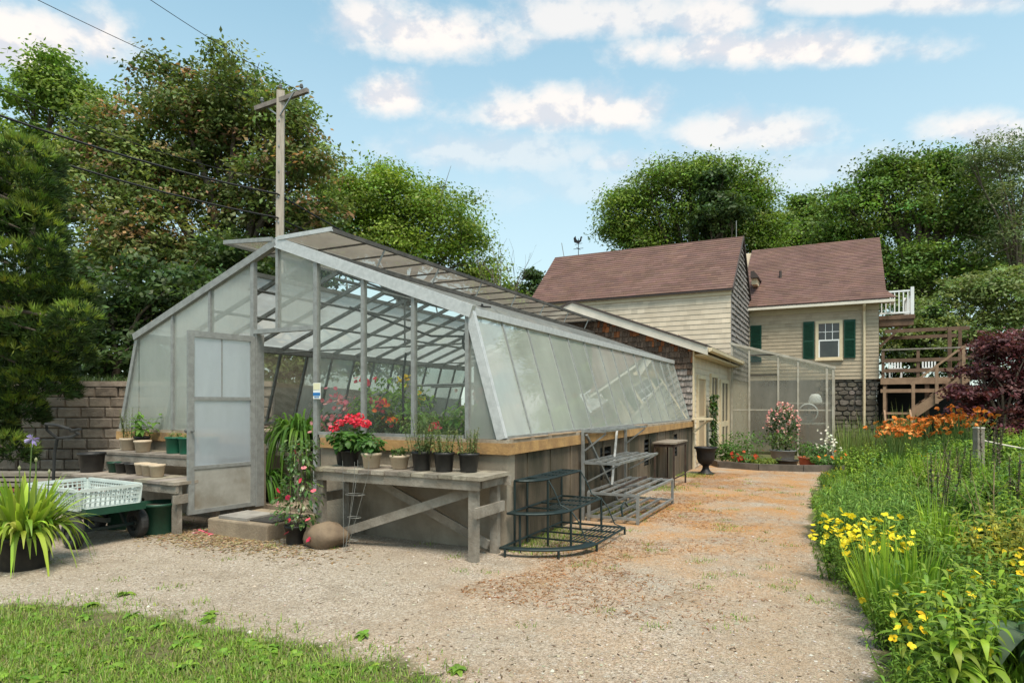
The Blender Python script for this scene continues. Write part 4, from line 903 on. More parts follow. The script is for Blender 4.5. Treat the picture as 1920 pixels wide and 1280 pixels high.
MAPLE = [(0.163, 0.244, 0.043), (0.194, 0.281, 0.05), (0.131, 0.2, 0.037), (0.225, 0.306, 0.062)]
LOCUST = [(0.171, 0.26, 0.033), (0.208, 0.297, 0.042), (0.141, 0.223, 0.03), (0.238, 0.297, 0.059)]
DARKT = [(0.055, 0.094, 0.03), (0.073, 0.116, 0.034), (0.046, 0.076, 0.025)]
LIGHT = [(0.13, 0.208, 0.046), (0.163, 0.234, 0.058), (0.111, 0.169, 0.039)]
GREY = [(0.143, 0.187, 0.074), (0.113, 0.157, 0.06), (0.18, 0.21, 0.097)]
tree('oak_tree', 'huge airy oak with brown dead leaf clusters filling the sky beside the utility pole', (430, 1.9), 23, [(330, 204, 95), (230, 284, 95), (445, 184, 75), (530, 224, 62), (420, 270, 85), (560, 310, 75), (320, 350, 105), (170, 390, 90), (480, 400, 95), (590, 410, 60), (250, 470, 100), (390, 510, 100), (510, 510, 70), (150, 510, 60), (330, 610, 80), (455, 610, 60), (240, 600, 70)], OAK, .17, 58, 1, r0=.34, clump=.42, jit=.25, spread=.9)
tree('maple_tree', 'bright green maple showing above the dark pine at the edge of the oak', (60, 1.9), 28, [(110, 150, 52), (60, 185, 50), (150, 200, 55), (40, 260, 60), (110, 290, 70), (20, 340, 60), (170, 300, 50)], MAPLE, .20, 40, 2, r0=.25, clump=.45)
tree('locust_tree', 'light yellow green tree rising behind the glasshouse ridge vent', (760, 1.0), 29, [(690, 380, 62), (760, 390, 70), (830, 410, 62), (640, 370, 42), (880, 440, 40), (720, 450, 70), (810, 470, 60), (880, 500, 45), (650, 440, 50), (910, 530, 34), (730, 345, 36), (600, 480, 60), (930, 560, 30)], LOCUST, .15, 30, 3, r0=.2, clump=.65, per=(35, 65), jit=.22)
tree('understory_tree', 'dark dense understory tree behind the block wall and glasshouse end', (220, 1.9), 17, [(200, 560, 80), (290, 600, 75), (240, 660, 70), (330, 540, 70), (150, 640, 70), (380, 560, 60), (280, 700, 40), (190, 700, 40)], DARKT, .17, 26, 4, r0=.12, clump=.32)
tree('understory_tree', 'dark shaded tree behind the glasshouse below the utility pole', (560, 1.0), 21, [(440, 500, 75), (500, 540, 70), (570, 520, 70), (620, 480, 50), (560, 590, 50), (420, 590, 60)], DARKT, .19, 24, 5, r0=.14, clump=.36)
tree('roadside_bush', 'yellow green bush seen through the open glasshouse doorway', (520, 1.9), 16.5, [(520, 700, 42), (500, 660, 36), (560, 680, 36), (620, 690, 36), (690, 690, 36), (760, 690, 30)], LIGHT, .13, 50, 6, r0=.05, clump=.22, cat='bush')
tree('conifer_tree', 'small dark spire shaped tree showing past the cream house roof', (1000, .2), 38, [(1000, 520, 14), (1000, 545, 24), (990, 575, 34), (1010, 575, 30), (960, 560, 30)], DARKT, .22, 34, 7, r0=.1, clump=.34)
tree('maple_tree', 'broad green maple behind the ridge of the cream house', (1300, .2), 38, [(1215, 365, 44), (1245, 335, 36), (1290, 340, 40), (1345, 335, 40), (1390, 350, 40), (1430, 400, 34), (1180, 410, 36), (1240, 410, 52), (1310, 400, 58), (1390, 420, 56), (1155, 388, 22), (1446, 440, 34), (1165, 440, 26), (1420, 365, 26), (1320, 318, 22), (1260, 455, 50), (1350, 455, 50), (1190, 455, 40), (1235, 490, 44), (1420, 475, 40), (1150, 430, 26)], [(.16, .24, .04), (.125, .20, .036), (.20, .28, .05)], .17, 15, 8, r0=.3, clump=.85, per=(45, 85), jit=.28, flat=.7)
tree('pine_tree', 'dark tree rising at the middle of the maple crown behind the cream house', (1345, .2), 35.5, [(1335, 345, 20), (1340, 375, 30), (1365, 395, 34), (1325, 420, 34), (1350, 330, 14)], DARKT, .26, 30, 9, r0=.2, clump=.4)
tree('birch_tree', 'thin light green tree between the two dark green crowns over the tan roof', (1510, .4), 42, [(1510, 385, 22), (1490, 420, 32), (1530, 415, 28), (1510, 450, 40), (1470, 450, 34), (1550, 450, 30)], LIGHT, .28, 26, 10, r0=.12, clump=.5)
tree('maple_tree', 'large dark green maple filling the sky beside the tan roof end', (1720, .6), 33, [(1640, 350, 46), (1690, 330, 36), (1730, 335, 44), (1790, 335, 46), (1600, 410, 46), (1680, 410, 66), (1770, 415, 70), (1850, 420, 56), (1700, 490, 66), (1615, 480, 56), (1800, 500, 66), (1562, 440, 24), (1835, 360, 36), (1580, 380, 26), (1660, 320, 22), (1760, 312, 24), (1550, 500, 30), (1880, 480, 50), (1690, 560, 50)], [(.125, .20, .038), (.10, .17, .034), (.165, .24, .045)], .17, 15, 11, r0=.35, clump=.85, per=(45, 85), jit=.28, flat=.7)
tree('willow_tree', 'wispy grey green tree at the upper right corner above the maple', (1910, .6), 30, [(1860, 290, 40), (1900, 320, 50), (1930, 290, 45), (1820, 310, 26), (1880, 380, 50), (1940, 400, 60), (1890, 450, 50), (1960, 500, 60)], GREY, .17, 32, 12, r0=.14, clump=.5, aspect=.3)
tree('honeysuckle_bush', 'rounded grey green bush mass behind the deck pergola', (1790, .6), 27, [(1760, 580, 50), (1820, 555, 50), (1880, 570, 55), (1740, 620, 45), (1800, 620, 50), (1860, 620, 50), (1930, 600, 55), (1780, 650, 40), (1850, 530, 40), (1900, 530, 45), (1720, 650, 40), (1690, 640, 40)], [(.17, .215, .065), (.14, .19, .058), (.20, .24, .085)], .15, 44, 13, r0=.08, clump=.32, cat='bush')
tree('japanese_maple', 'dark purple japanese maple arching beside the deck stairs', (1880, .7), 15.5, [(1881, 655, 40), (1931, 640, 46), (1844, 695, 36), (1911, 710, 56), (1971, 690, 60), (1871, 750, 52), (1941, 775, 60), (1816, 735, 28), (1996, 800, 50), (1896, 800, 42), (1831, 768, 34), (1851, 655, 26)], [(.125, .036, .045), (.09, .028, .036), (.155, .05, .055), (.10, .045, .042)], .10, 110, 14, r0=.07, clump=.2, flat=.55)
tree('maple_tree', 'low green maple beyond the frame edge mirrored in the glasshouse side', (2250, .6), 26, [(2090, 640, 80), (2200, 620, 90), (2350, 600, 100), (2300, 680, 100), (2450, 620, 100), (2220, 700, 90)], MAPLE, .34, 14, 15, r0=.2, clump=.5)
tree('roadside_bush', 'leafy dark bush beyond the pine below the bright maple', (-20, 1.9), 20, [(-20, 640, 90), (60, 660, 80), (-80, 560, 90), (20, 560, 70), (110, 640, 60)], DARKT, .18, 30, 16, r0=.08, clump=.36, cat='bush')

tree('roadside_bush', 'deep shaded thicket along the top of the block wall', (210, 1.9), 24, [(90, 690, 60), (180, 680, 60), (270, 690, 55), (350, 680, 60), (140, 640, 60), (430, 690, 50)], DARKT, .2, 30, 17, r0=.08, clump=.4, cat='bush')
tree('roadside_bush', 'dark green leafy thicket seen through the deck railings', (1720, .6), 27, [(1670, 660, 36), (1720, 670, 36), (1770, 680, 36), (1820, 690, 40), (1690, 720, 36), (1750, 730, 36), (1700, 600, 34), (1750, 610, 30)], DARKT + MAPLE[:1], .17, 46, 18, r0=.06, clump=.34, cat='bush')
# bare sapling behind the glasshouse end
def bare_tree():
    t = thing('bare_sapling', 'leafless thin sapling against the sky beside the light green tree', 'tree', at(940, 740, 26)); rng = np.random.default_rng(3); b = MB()
    def br(p, d, l, r, n):
        q = p + d * l * .5 + Vector(rng.normal(0, .05, 3)); e = p + d * l; b.tube([p, q, e], [r, r * .8, r * .5], 5)
        if n:
            for _ in range(3):
                nd = (d + Vector(rng.normal(0, .38, 3)) + Vector((0, 0, .12))).normalized(); br(p.lerp(e, rng.uniform(.45, 1)), nd, l * rng.uniform(.5, .75), r * .5, n - 1)
    br(Vector((0, 0, 0)), Vector((-.04, 0, 1)).normalized(), 3.6, .055, 3); br(Vector((0, 0, 0)), Vector((.10, 0, 1)).normalized(), 3.3, .045, 3)
    b.build('trunk', BARK, t)
bare_tree()

# white pine at the left edge: drooping plates of needle tufts
def white_pine():
    Y = 10.6; rng = np.random.default_rng(21); base = at(-60, 757, Y); bx, bz = base.x, 0
    t = thing('white_pine', 'dark green white pine with layered needle boughs at the edge of the drive', 'tree', (bx, Y, 0))
    b = MB(); b.tube([(0, 0, -.2), (0, 0, 3), (.1, 0, 6.5)], [.22, .18, .06], 9)
    fo = FO()
    boughs = [(40, 300, 70, 40), (20, 345, 90, 45), (70, 395, 40, 34), (40, 430, 75, 50), (90, 470, 26, 30), (30, 500, 90, 50), (120, 555, 58, 32), (50, 560, 100, 44), (140, 600, 42, 34), (70, 620, 90, 46), (110, 660, 60, 36), (30, 680, 90, 44), (60, 725, 80, 36), (20, 770, 60, 40), (20, 845, 40, 34), (-60, 400, 90, 90), (-60, 600, 90, 100), (-40, 790, 60, 60)]
    for (u, v, ru, rv) in boughs:
        for k in range(2):
            yy = Y + rng.uniform(-.4, .4) + k * .7; c = at(u, v, yy); a = ru / F * yy; h = rv / F * yy * .9
            n = int(430 * a * max(h, .25) * 2.4) + 20
            ph = rng.uniform(0, 6.283, n); ct = rng.uniform(-.45, 1, n); q = rng.uniform(.62, 1.0, n) ** .5; s_ = np.sqrt(1 - ct * ct)
            P = np.stack([np.cos(ph) * s_ * a * q, np.sin(ph) * s_ * a * .8 * q, ct * h * q - .10 * (np.cos(ph) * s_) ** 2], 1) + (c.x - bx, yy - Y, c.z - bz)
            out = unit(np.stack([np.cos(ph) * s_, np.sin(ph) * s_, ct * .6 + .55], 1))
            m = 11; idx = np.repeat(np.arange(n), m); D = unit(out[idx] + rng.normal(0, .42, (n * m, 3))); S = unit(np.cross(D, rng.normal(0, 1, (n * m, 3))))
            tip = (ct + rng.normal(0, .25, n) > .45); pal = cols(rng, n, [(.038, .068, .018), (.046, .08, .02), (.03, .055, .015)], .2); pal[tip] = cols(rng, int(tip.sum()), [(.23, .29, .045), (.18, .245, .04), (.14, .20, .035)], .2)
            L = rng.uniform(.10, .19, n * m); fo.cards(P[idx], D, S, L, np.full(n * m, .017), pal[idx])
            b.tube([(0, 0, c.z + .35), (c.x - bx, yy - Y, c.z - bz)], [.05, .012], 5)
    b.build('trunk', BARK, t); fo.obj('crown', LEAF, t)
white_pine()

# ================================================================== OBJECTS: benches, tables, racks, pots
def planks(b, x0, x1, y0, y1, z0, z1, n, rng, along='x', gap=.008):
    w = (y1 - y0) / n if along == 'x' else (x1 - x0) / n
    for i in range(n):
        k = rng.uniform(.75, 1.25); c = (k, k * rng.uniform(.95, 1.02), k * rng.uniform(.9, 1.02)); e = rng.uniform(-.012, .012); z = rng.uniform(0, .006)
        if along == 'x': b.box(x0 + e, x1 + e, y0 + i * w, y0 + (i + 1) * w - gap, z0, z1 - z, c)
        else: b.box(x0 + i * w, x0 + (i + 1) * w - gap, y0 + e, y1 + e, z0, z1 - z, c)
def potting_table():
    rng = random.Random(2); t = gthing('potting_bench', 'long weathered grey wooden bench with crossed braces under pots of red geraniums', 'bench', -1.0, -.32)
    b = MB(); planks(b, -1.03, 1.07, -.31, .28, .786, .826, 13, rng, 'y'); b.build('top', WOOD_G, t)
    MB().box(-1.02, 1.02, -.285, -.25, .69, .785).build('apron', WOOD_G, t); MB().box(-1.02, 1.08, .23, .265, .69, .785).build('apron', WOOD_G, t)
    for x in (-.98, .93):
        for y, s in ((-.245, 1), (.17, 1)): MB().box(x - .045, x + .045, y, y + .06, -.02, .785).build('leg', WOOD_G, t)
    MB().box(.976, 1.01, -.30, .26, .43, .53).build('side_rail', WOOD_G, t); MB().box(-1.06, -1.026, -.30, .26, .43, .53).build('side_rail', WOOD_G, t)
    MB().box(.976, 1.012, -.2, .27, .70, .782).build('side_rail', WOOD_G, t)
    MB().bar((-.93, -.16, .06), (.86, -.16, .66), .03, .09, up=(0, 0, 1)).build('brace', WOOD_G, t); MB().bar((-.5, .12, .66), (.9, .12, .10), .03, .09).build('brace', WOOD_G, t)
potting_table()
def left_benches():
    rng = random.Random(5); t = gthing('stepped_bench', 'two-tier weathered wooden bench beside the open glasshouse door', 'bench', -4.9, -.55)
    b = MB(); planks(b, -1.1, 1.22, -.50, .02, .575, .612, 9, rng, 'x' if False else 'y'); b.build('lower_shelf', WOOD_G, t)
    b = MB(); planks(b, -1.36, 1.20, .02, .49, .82, .855, 3, rng, 'x'); b.build('upper_shelf', WOOD_G, t)
    MB().box(-1.1, 1.2, -.48, -.445, .48, .574).build('apron', WOOD_G, t); MB().box(-1.3, 1.2, .03, .065, .72, .819).build('apron', WOOD_G, t)
    for x, y, h in ((-1.0, -.44, .574), (1.12, -.44, .574), (-1.0, .07, .82), (1.12, .07, .82), (-1.2, .4, .82), (1.12, .4, .82)): MB().box(x - .05, x + .05, y, y + .06, -.02, h - .002).build('leg', WOOD_G, t)
    MB().box(1.172, 1.20, -.5, .45, .36, .46).build('side_rail', WOOD_G, t)
left_benches()
def door_step():
    t = gthing('concrete_step', 'worn concrete step below the open glasshouse door', 'step', -2.97, -.4)
    b = MB(); b.box(-.50, .46, -.40, .38, -.05, .19); o = b.build('block', STEP, t); m = o.modifiers.new('bev', 'BEVEL'); m.width = .02; m.segments = 2
    MB().box(-.36, .10, -.36, .05, .192, .225).build('loose_slab', mat('pale_slab', (.30, .28, .25), (.22, .2, .18), 6, .9, 0, .3), t)
    MB().box(.08, .45, -.32, .2, .192, .204).build('mat', mat('dark_door_mat', (.03, .028, .026), (.05, .045, .04), 20, .95, 0, .5, 90), t)
door_step()
def boulder():
    rng = np.random.default_rng(9); V = []; n, m = 26, 14
    for i in range(m + 1):
        th = math.pi * i / m
        for k in range(n):
            ph = 2 * math.pi * k / n; x, y, z = math.sin(th) * math.cos(ph), math.sin(th) * math.sin(ph), math.cos(th)
            r = 1 + .07 * math.sin(2.3 * x * 2 + 1) + .06 * math.cos(3 * y * 1.7 + z * 2.2) + .05 * math.sin(5 * z + 3 * x) + .02 * math.sin(9 * x + 7 * y)
            V.append((x * .245 * r, y * .19 * r, z * .155 * r + .135))
    Q = [(i * n + k, (i + 1) * n + k, (i + 1) * n + (k + 1) % n, i * n + (k + 1) % n) for i in range(m) for k in range(n)]
    o = np_obj('boulder', V, Q, np.ones((len(V), 3)), ROCK, smooth=True); o.location = (-1.93, 6.72, -.02); o.rotation_euler = (0, R(-7), R(-10))
    tag(o, 'rounded brown boulder on the gravel in front of the bench', 'rock')
boulder()
def plant_stand():
    t = gthing('plant_stand', 'dark green three-tier iron plant stand with rounded end against the stained wall', 'plant stand', .4, .55)
    # three stepped shelves; the near end of each is a quarter round, the far end straight with wire bars
    for i, (x0, x1, z) in enumerate(((-.36, -.12, .71), (-.36, .14, .40), (-.36, .42, .085))):
        y0, y1 = -.15, .80; xi = x0 if i == 0 else (-.12, .14)[i - 1] - .04
        out = [(x1, y1, z)] + [(x1, y0, z)] + [(x0 + (x1 - x0) * math.cos(a), y0 - (.30 + .16 * i) * math.sin(a), z) for a in np.linspace(0, math.pi / 2, 9)] + [(x0, y1, z)]
        b = MB(); b.tube(out + [out[0]], .013, 6)
        arc = [(x0 + (x1 - x0) * math.cos(a), y0 - (.30 + .16 * i) * math.sin(a)) for a in np.linspace(0, math.pi / 2, 9)]
        arc2 = [(x0 + (x1 - x0 - .10) * math.cos(a), y0 - (.22 + .16 * i) * math.sin(a)) for a in np.linspace(0, math.pi / 2, 9)]
        for k in range(8): b.prism([(*arc[k], z - .012), (*arc[k + 1], z - .012), (*arc2[k + 1], z - .012), (*arc2[k], z - .012)], (0, 0, .022))
        for xx in np.arange(max(x0, xi), x1 - .01, .045): b.tube([(xx, y0, z), (xx, y1, z)], .006, 5)
        for yy in (y0, .2, .5): b.bar((x0, yy, z), (x1, yy, z), .016)
        b.build('shelf', IRON_G, t)
    for x, y, h in ((-.36, -.45, .71), (-.36, .80, .71), (-.12, -.15, .71), (-.12, .80, .71), (.14, -.15, .40), (.14, .80, .40), (-.25, -.55, .40), (.42, -.15, .085), (.42, .80, .085), (.20, -.62, .085), (-.3, -.78, .085), (-.36, -.15, .71)):
        MB().tube([(x, y, -.01), (x, y, h)], .013, 6).build('leg', IRON_G, t)
    for y in (-.15, .8): b = MB(); b.tube([(-.12, y, .71), (-.05, y, .6), (.02, y, .45), (.14, y, .40)], .008, 5); b.tube([(.14, y, .40), (.22, y, .3), (.3, y, .12), (.42, y, .085)], .008, 5); b.build('scroll_brace', IRON_G, t)
    b = MB(); b.tube([(.38, .84, .20), (.36, .86, .31), (.38, .92, .36), (.4, .98, .3)], .012, 5); b.build('scroll_brace', IRON_G, t)
plant_stand()
def silver_rack():
    t = gthing('tiered_rack', 'grey galvanised four-tier step rack leaning by the stained wall', 'rack', .42, 2.92)
    y0, y1 = -.93, .92
    for (x0, x1, z) in ((-.30, .37, .08), (-.27, .37, .375), (-.32, .14, .755), (-.34, -.04, 1.16)):
        b = MB(); n = 4 if z > .6 else 5
        for i in range(n): x = x0 + (x1 - x0) * i / (n - 1); b.bar((x, y0, z), (x, y1, z), .032, .028)
        for y in (y0, y1) if z > 1 else (y0, 0, y1): b.bar((x0, y, z - .012), (x1, y, z - .012), .03, .03)
        b.build('shelf', GALV, t)
    for x, y, h in ((.37, y0, .375), (.37, y1, .375), (-.35, y0, 1.17), (-.35, y1, 1.17), (-.27, y0, .375), (-.27, y1, .375)): MB().bar((x, y, -.01), (x, y, h), .035).build('leg', GALV, t)
    b = MB(); b.bar((-.34, y0 + .1, 1.1), (-.30, .35, .1), .03); b.bar((-.34, y1 - .45, 1.14), (-.2, -.2, .38), .03); b.bar((-.33, y0 + .02, .9), (-.05, y0 + .02, 1.12), .02); b.bar((-.33, y1 - .02, .9), (-.05, y1 - .02, 1.12), .02)
    b.bar((-.3, y0 + .02, .5), (.14, y0 + .02, .74), .02); b.bar((-.3, y1 - .02, .5), (.14, y1 - .02, .74), .02); b.build('brace', GALV, t)
    s = tag(MB().bar((0, 0, 0), (.10, .62, .06), .02).bar((.1, .6, .06), (.16, .75, .075), .03, .03).build('garden_stake', RUST), 'short rusty stake lying across the lower shelf of the grey rack', 'stake')
    s.location = gw(.45, 2.3, .405); s.rotation_euler = (0, 0, TH)
silver_rack()
def rusty_table():
    t = gthing('iron_side_table', 'small rusty iron table with a pale top between the grey rack and the urn', 'table', .24, 6.1)
    MB().box(-.2, .2, -.55, .5, .79, .82).build('top', mat('worn_table_top', (.27, .23, .18), (.17, .13, .1), 6), t)
    for x, y in ((-.17, -.5), (.17, -.5), (-.17, .45), (.17, .45)): MB().bar((x, y, 0), (x, y, .79), .028).build('leg', RUST, t)
    b = MB(); b.bar((-.17, -.5, .76), (.17, -.5, .76), .02, .05); b.bar((.17, -.5, .76), (.17, .45, .76), .02, .05); b.build('frame', RUST, t); b = MB(); b.bar((.17, -.5, .18), (.17, .45, .18), .02); b.bar((-.17, -.5, .18), (.17, -.5, .18), .02); b.build('stretcher', RUST, t)
rusty_table()
def urn():
    t = gthing('garden_urn', 'black footed garden urn on the path by the cream wall corner', 'urn', .47, 8.3)
    MB().lathe([(.16, 0), (.165, .03), (.11, .06), (.075, .11), (.065, .17), (.09, .20), (.15, .24), (.185, .33), (.19, .46), (.21, .53), (.245, .56), (.24, .585), (.20, .575), (.185, .50), (.02, .45), (0, .45)], 24, caps=False).build('bowl', IRON_B, t, True)
    MB().box(-.17, .17, -.17, .17, -.01, .02).build('plinth', IRON_B, t)
urn()
def cart():
    c = thing('garden_cart', 'green garden wagon on black pneumatic tyres carrying a white crate', 'cart', (-4.74, 7.12, 0), R(-30))
    MB().box(-.60, .62, -.31, .31, .345, .365).box(-.60, .62, -.31, -.295, .365, .42).box(-.60, .62, .295, .31, .365, .42).box(-.60, -.585, -.295, .295, .365, .42).box(.605, .62, -.295, .295, .365, .42).build('tray', GREEN_D, c)
    b = MB(); b.bar((-.45, 0, .25), (.45, 0, .25), .05); b.bar((-.42, -.28, .17), (-.42, .28, .17), .03); b.bar((.42, -.28, .17), (.42, .28, .17), .03)
    for x in (-.42, .42):
        for y in (-.2, .2): b.bar((x, y, .17), (x * .8, y * .9, .345), .03)
    b.build('frame', IRON_G, c)
    for x in (-.42, .42):
        for y in (-.33, .33):
            w = MB(); w.lathe([(.085, -.045), (.12, -.05), (.155, -.042), (.17, -.02), (.17, .02), (.155, .042), (.12, .05), (.085, .045)], 28, (x, y, .17), 'y', caps=False, wob=lambda k, n, i: 1.012 if (k % 2 and 2 < i < 5) else 1); wo = w.build('wheel', RUBBER, c)
            MB().lathe([(.0, -.03), (.03, -.045), (.035, -.02), (.08, -.012), (.09, -.035), (.09, .035), (.08, .012), (.035, .02), (.03, .045), (0, .03)], 20, (x, y, .17), 'y', caps=False).build('rim', mat('dark_rim', (.03, .032, .03)), wo)
    h = MB(); h.tube([(-.55, 0, .3), (-.72, 0, .55), (-.68, 0, .95), (-.62, 0, 1.1)], .017, 7)
    h.tube([(-.62, 0, 1.1), (-.66, -.09, 1.2), (-.62, -.12, 1.27), (-.42, -.1, 1.26), (-.30, -.03, 1.22), (-.28, .06, 1.16), (-.4, .05, 1.12), (-.62, 0, 1.1)], .017, 7); h.tube([(-.32, 0, 1.19), (-.12, 0, 1.22)], .018, 7); h.build('handle', RUBBER, c)
    k = thing('plastic_crate', 'low white slotted plastic crate on the green wagon', 'crate', (-4.76, 7.11, .405), R(-30))
    L, W, H = .53, .30, .20
    f = MB(); rng = random.Random(1)
    def sidewall(p, q, flare):
        p = Vector((*p, 0)); q = Vector((*q, 0)); o = Vector(flare); n = int((q - p).length / .048)
        for z0, w in ((.0, .03), (H * .33, .012), (H * .56, .012), (H * .78, .012), (H - .0, .035)):
            d = o * (z0 / H); f.bar(p + d + Vector((0, 0, z0)), q + d + Vector((0, 0, z0)), .016 if z0 < H - .01 else .03, w)
        for i in range(n + 1):
            a = p.lerp(q, i / n); th = .012 if 0 < i < n else .06; f.bar(a, a + o + Vector((0, 0, H)), th, .012, up=o.normalized())
    s_ = .03; C4 = [(-L, -W), (L, -W), (L, W), (-L, W)]
    for i, fl in enumerate(((0, -s_, 0), (s_, 0, 0), (0, s_, 0), (-s_, 0, 0))): sidewall(C4[i], C4[(i + 1) % 4], fl)
    f.build('slotted_side', CRATE, k)
    f = MB()
    for i in range(22): x = -L + 2 * L * i / 21; f.bar((x, -W, 0), (x, W, 0), .03, .01)
    for i in range(8): y = -W + 2 * W * i / 7; f.bar((-L, y, .004), (L, y, .004), .015, .008)
    f.build('slotted_base', CRATE, k)
cart()

def pot_mesh(kind, r, h):
    b = MB(); s = MB()
    if kind == 'tan': prof = [(r * .72, 0), (r * .78, h * .05), (r * .92, h * .78), (r * 1.0, h * .80), (r * 1.06, h * .9), (r * 1.04, h), (r * .95, h), (r * .9, h * .86), (0, h * .86)]; wob = lambda k, n, i: 1 + (.02 * (k % 2) if 1 <= i <= 2 else 0)
    elif kind == 'tub': prof = [(r * .85, 0), (r * .97, h * .9), (r * 1.06, h * .91), (r * 1.07, h), (r * .98, h), (r * .93, h * .75), (0, h * .75)]; wob = None
    else: prof = [(r * .78, 0), (r * .80, h * .03), (r * .95, h * .86), (r * 1.03, h * .87), (r * 1.04, h), (r * .97, h), (r * .93, h * .88), (0, h * .88)]; wob = None
    b.lathe(prof, 32 if kind == 'tan' else 24, caps=False, wob=wob); s.lathe([(r * .93, h * .885), (r * .5, h * .91), (0, h * .9)], 14, caps=False)
    return b, s
# small plants in pots -------------------------------------------------------
def f_bushy(rng, r, h, n, pal, leaf=.05, w=.5):
    fo = FO(); ph = rng.uniform(0, 6.283, n); rr = np.sqrt(rng.uniform(0, 1, n)); z = rng.uniform(.15, 1, n)
    P = np.stack([np.cos(ph) * rr * r * (.4 + .6 * z), np.sin(ph) * rr * r * (.4 + .6 * z), z * h * (1 - .25 * rr)], 1)
    el = rng.normal(.35, .45, n); p2 = ph + rng.normal(0, .8, n); D = dirs(p2, el); L = leaf * rng.uniform(.6, 1.3, n)
    fo.strips(P, D, sides(p2), L, L * w, rng.uniform(.2, 1.2, n), cols(rng, n, pal), OVAL, .2); return fo
def f_stems(rng, r, h, k, pal, leaf=.06, w=.3, per=9, lean=.25):
    fo = FO(); b = MB()
    for _ in range(k):
        a = rng.uniform(0, 6.283); q = r * rng.uniform(.1, .8); p0 = np.array([q * math.cos(a), q * math.sin(a), 0]); hh = h * rng.uniform(.7, 1.05); ln = lean * rng.uniform(.2, 1)
        tip = p0 + np.array([math.cos(a) * hh * ln, math.sin(a) * hh * ln, hh]); b.tube([p0, (p0 + tip) / 2 + (0, 0, hh * .04), tip], [.004, .0035, .002], 4, c=tuple(np.array(pal[0]) * .8))
        t = np.linspace(.15, 1, per).reshape(-1, 1); P = p0 + (tip - p0) * t; P = np.repeat(P, 2, 0); n = len(P); ph = np.tile([0, np.pi], per) + np.repeat(np.arange(per) * 1.6 + rng.uniform(0, 6), 2) + rng.normal(0, .25, n)
        L = leaf * np.repeat(1.1 - .5 * t.ravel() ** 2, 2) * rng.uniform(.8, 1.2, n); el = rng.normal(.45, .2, n)
        fo.strips(P, dirs(ph, el), sides(ph), L, L * w, rng.uniform(.5, 1.1, n), cols(rng, n, pal), LANCE, .25)
    return fo, b
def f_strap(rng, n, L, W, r, pal, tip=None, droop=(.6, 1.6), el=(.5, 1.45)):
    fo = FO(); ph = rng.uniform(0, 6.283, n); e = rng.uniform(*el, n); q = r * np.sqrt(rng.uniform(0, 1, n)); P = np.stack([np.cos(ph) * q, np.sin(ph) * q, 0 * q], 1)
    ll = L * rng.uniform(.6, 1.15, n); c = cols(rng, n, pal); fo.strips(P, dirs(ph, e), sides(ph + rng.normal(0, .2, n)), ll, W * rng.uniform(.7, 1.2, n), rng.uniform(*droop, n) * (1.5 - e / 1.5 + .2), c, STRAP, .2, ctip=c * (1.25 if tip is None else tip)); return fo
def flower_heads(rng, pts, r, n_pet, pal, up=.7, size=None):
    """flowers: each a small ring of petals at a point"""
    fo = FO(); pts = np.asarray(pts, float); m = len(pts); idx = np.repeat(np.arange(m), n_pet); n = len(idx)
    ax = unit(rng.normal(0, .5, (m, 3)) + (0, -.45, up)); t = rng.normal(0, 1, (m, 3)); a = unit(np.cross(ax, t)); b = np.cross(ax, a)
    th = np.tile(np.arange(n_pet) * 2 * np.pi / n_pet, m); D = a[idx] * np.cos(th)[:, None] + b[idx] * np.sin(th)[:, None]; S = np.cross(ax[idx], D); D = unit(D + ax[idx] * .35)
    c = cols(rng, m, pal, .12)[idx] * (1 + rng.normal(0, .08, (n, 1))); L = np.full(n, r) * rng.uniform(.85, 1.15, n)
    fo.strips(pts[idx], D, S, L, L * .85, np.full(n, .25), np.clip(c, 0, 1), (.25, .9, 1, .55), .1); return fo
HERB = [(.075, .12, .03), (.095, .145, .035), (.06, .10, .025)]; PALE = [(.17, .21, .07), (.14, .19, .055), (.20, .23, .09)]; DEEP = [(.03, .075, .018), (.04, .09, .02), (.024, .06, .016)]
STRAPG = [(.15, .28, .04), (.19, .33, .05), (.11, .22, .034)]
RED = [(.72, .05, .085), (.66, .035, .065), (.78, .10, .14)]; PINK = [(.66, .22, .25), (.72, .34, .33), (.60, .15, .20)]; YEL = [(.80, .55, .02), (.82, .62, .04), (.75, .47, .02)]; ORA = [(.78, .20, .02), (.72, .15, .02), (.80, .28, .04)]; HOT = [(.62, .05, .11), (.56, .04, .09), (.68, .12, .18)]

def potted(label, xyz, kind, r, h, plant=None, m=None, name='potted_plant', cat='potted plant', group=None, seed=0, rz=0.0, flowers=None):
    t = thing(name, label, cat, xyz, TH + rz, group); b, s = pot_mesh(kind, r, h)
    b.build('pot', m or {'tan': TAN_P, 'tub': GREEN_P}.get(kind, BLACK_P), t, True); s.build('soil', SOIL, t)
    rng = np.random.default_rng(seed)
    if plant:
        fo = plant(rng); st = None
        if isinstance(fo, tuple): fo, st = fo
        o = fo.obj('foliage', LEAF, t); o.location = (0, 0, h * .9)
        if st: q = st.build('stem', LEAF, t); q.location = (0, 0, h * .9)
    if flowers: o = flowers(rng).obj('blossom', PETAL, t); o.location = (0, 0, h * .9)
    return t
ZT = .827
def T_(x, y=-.30): return gw(x - .19, y, ZT)
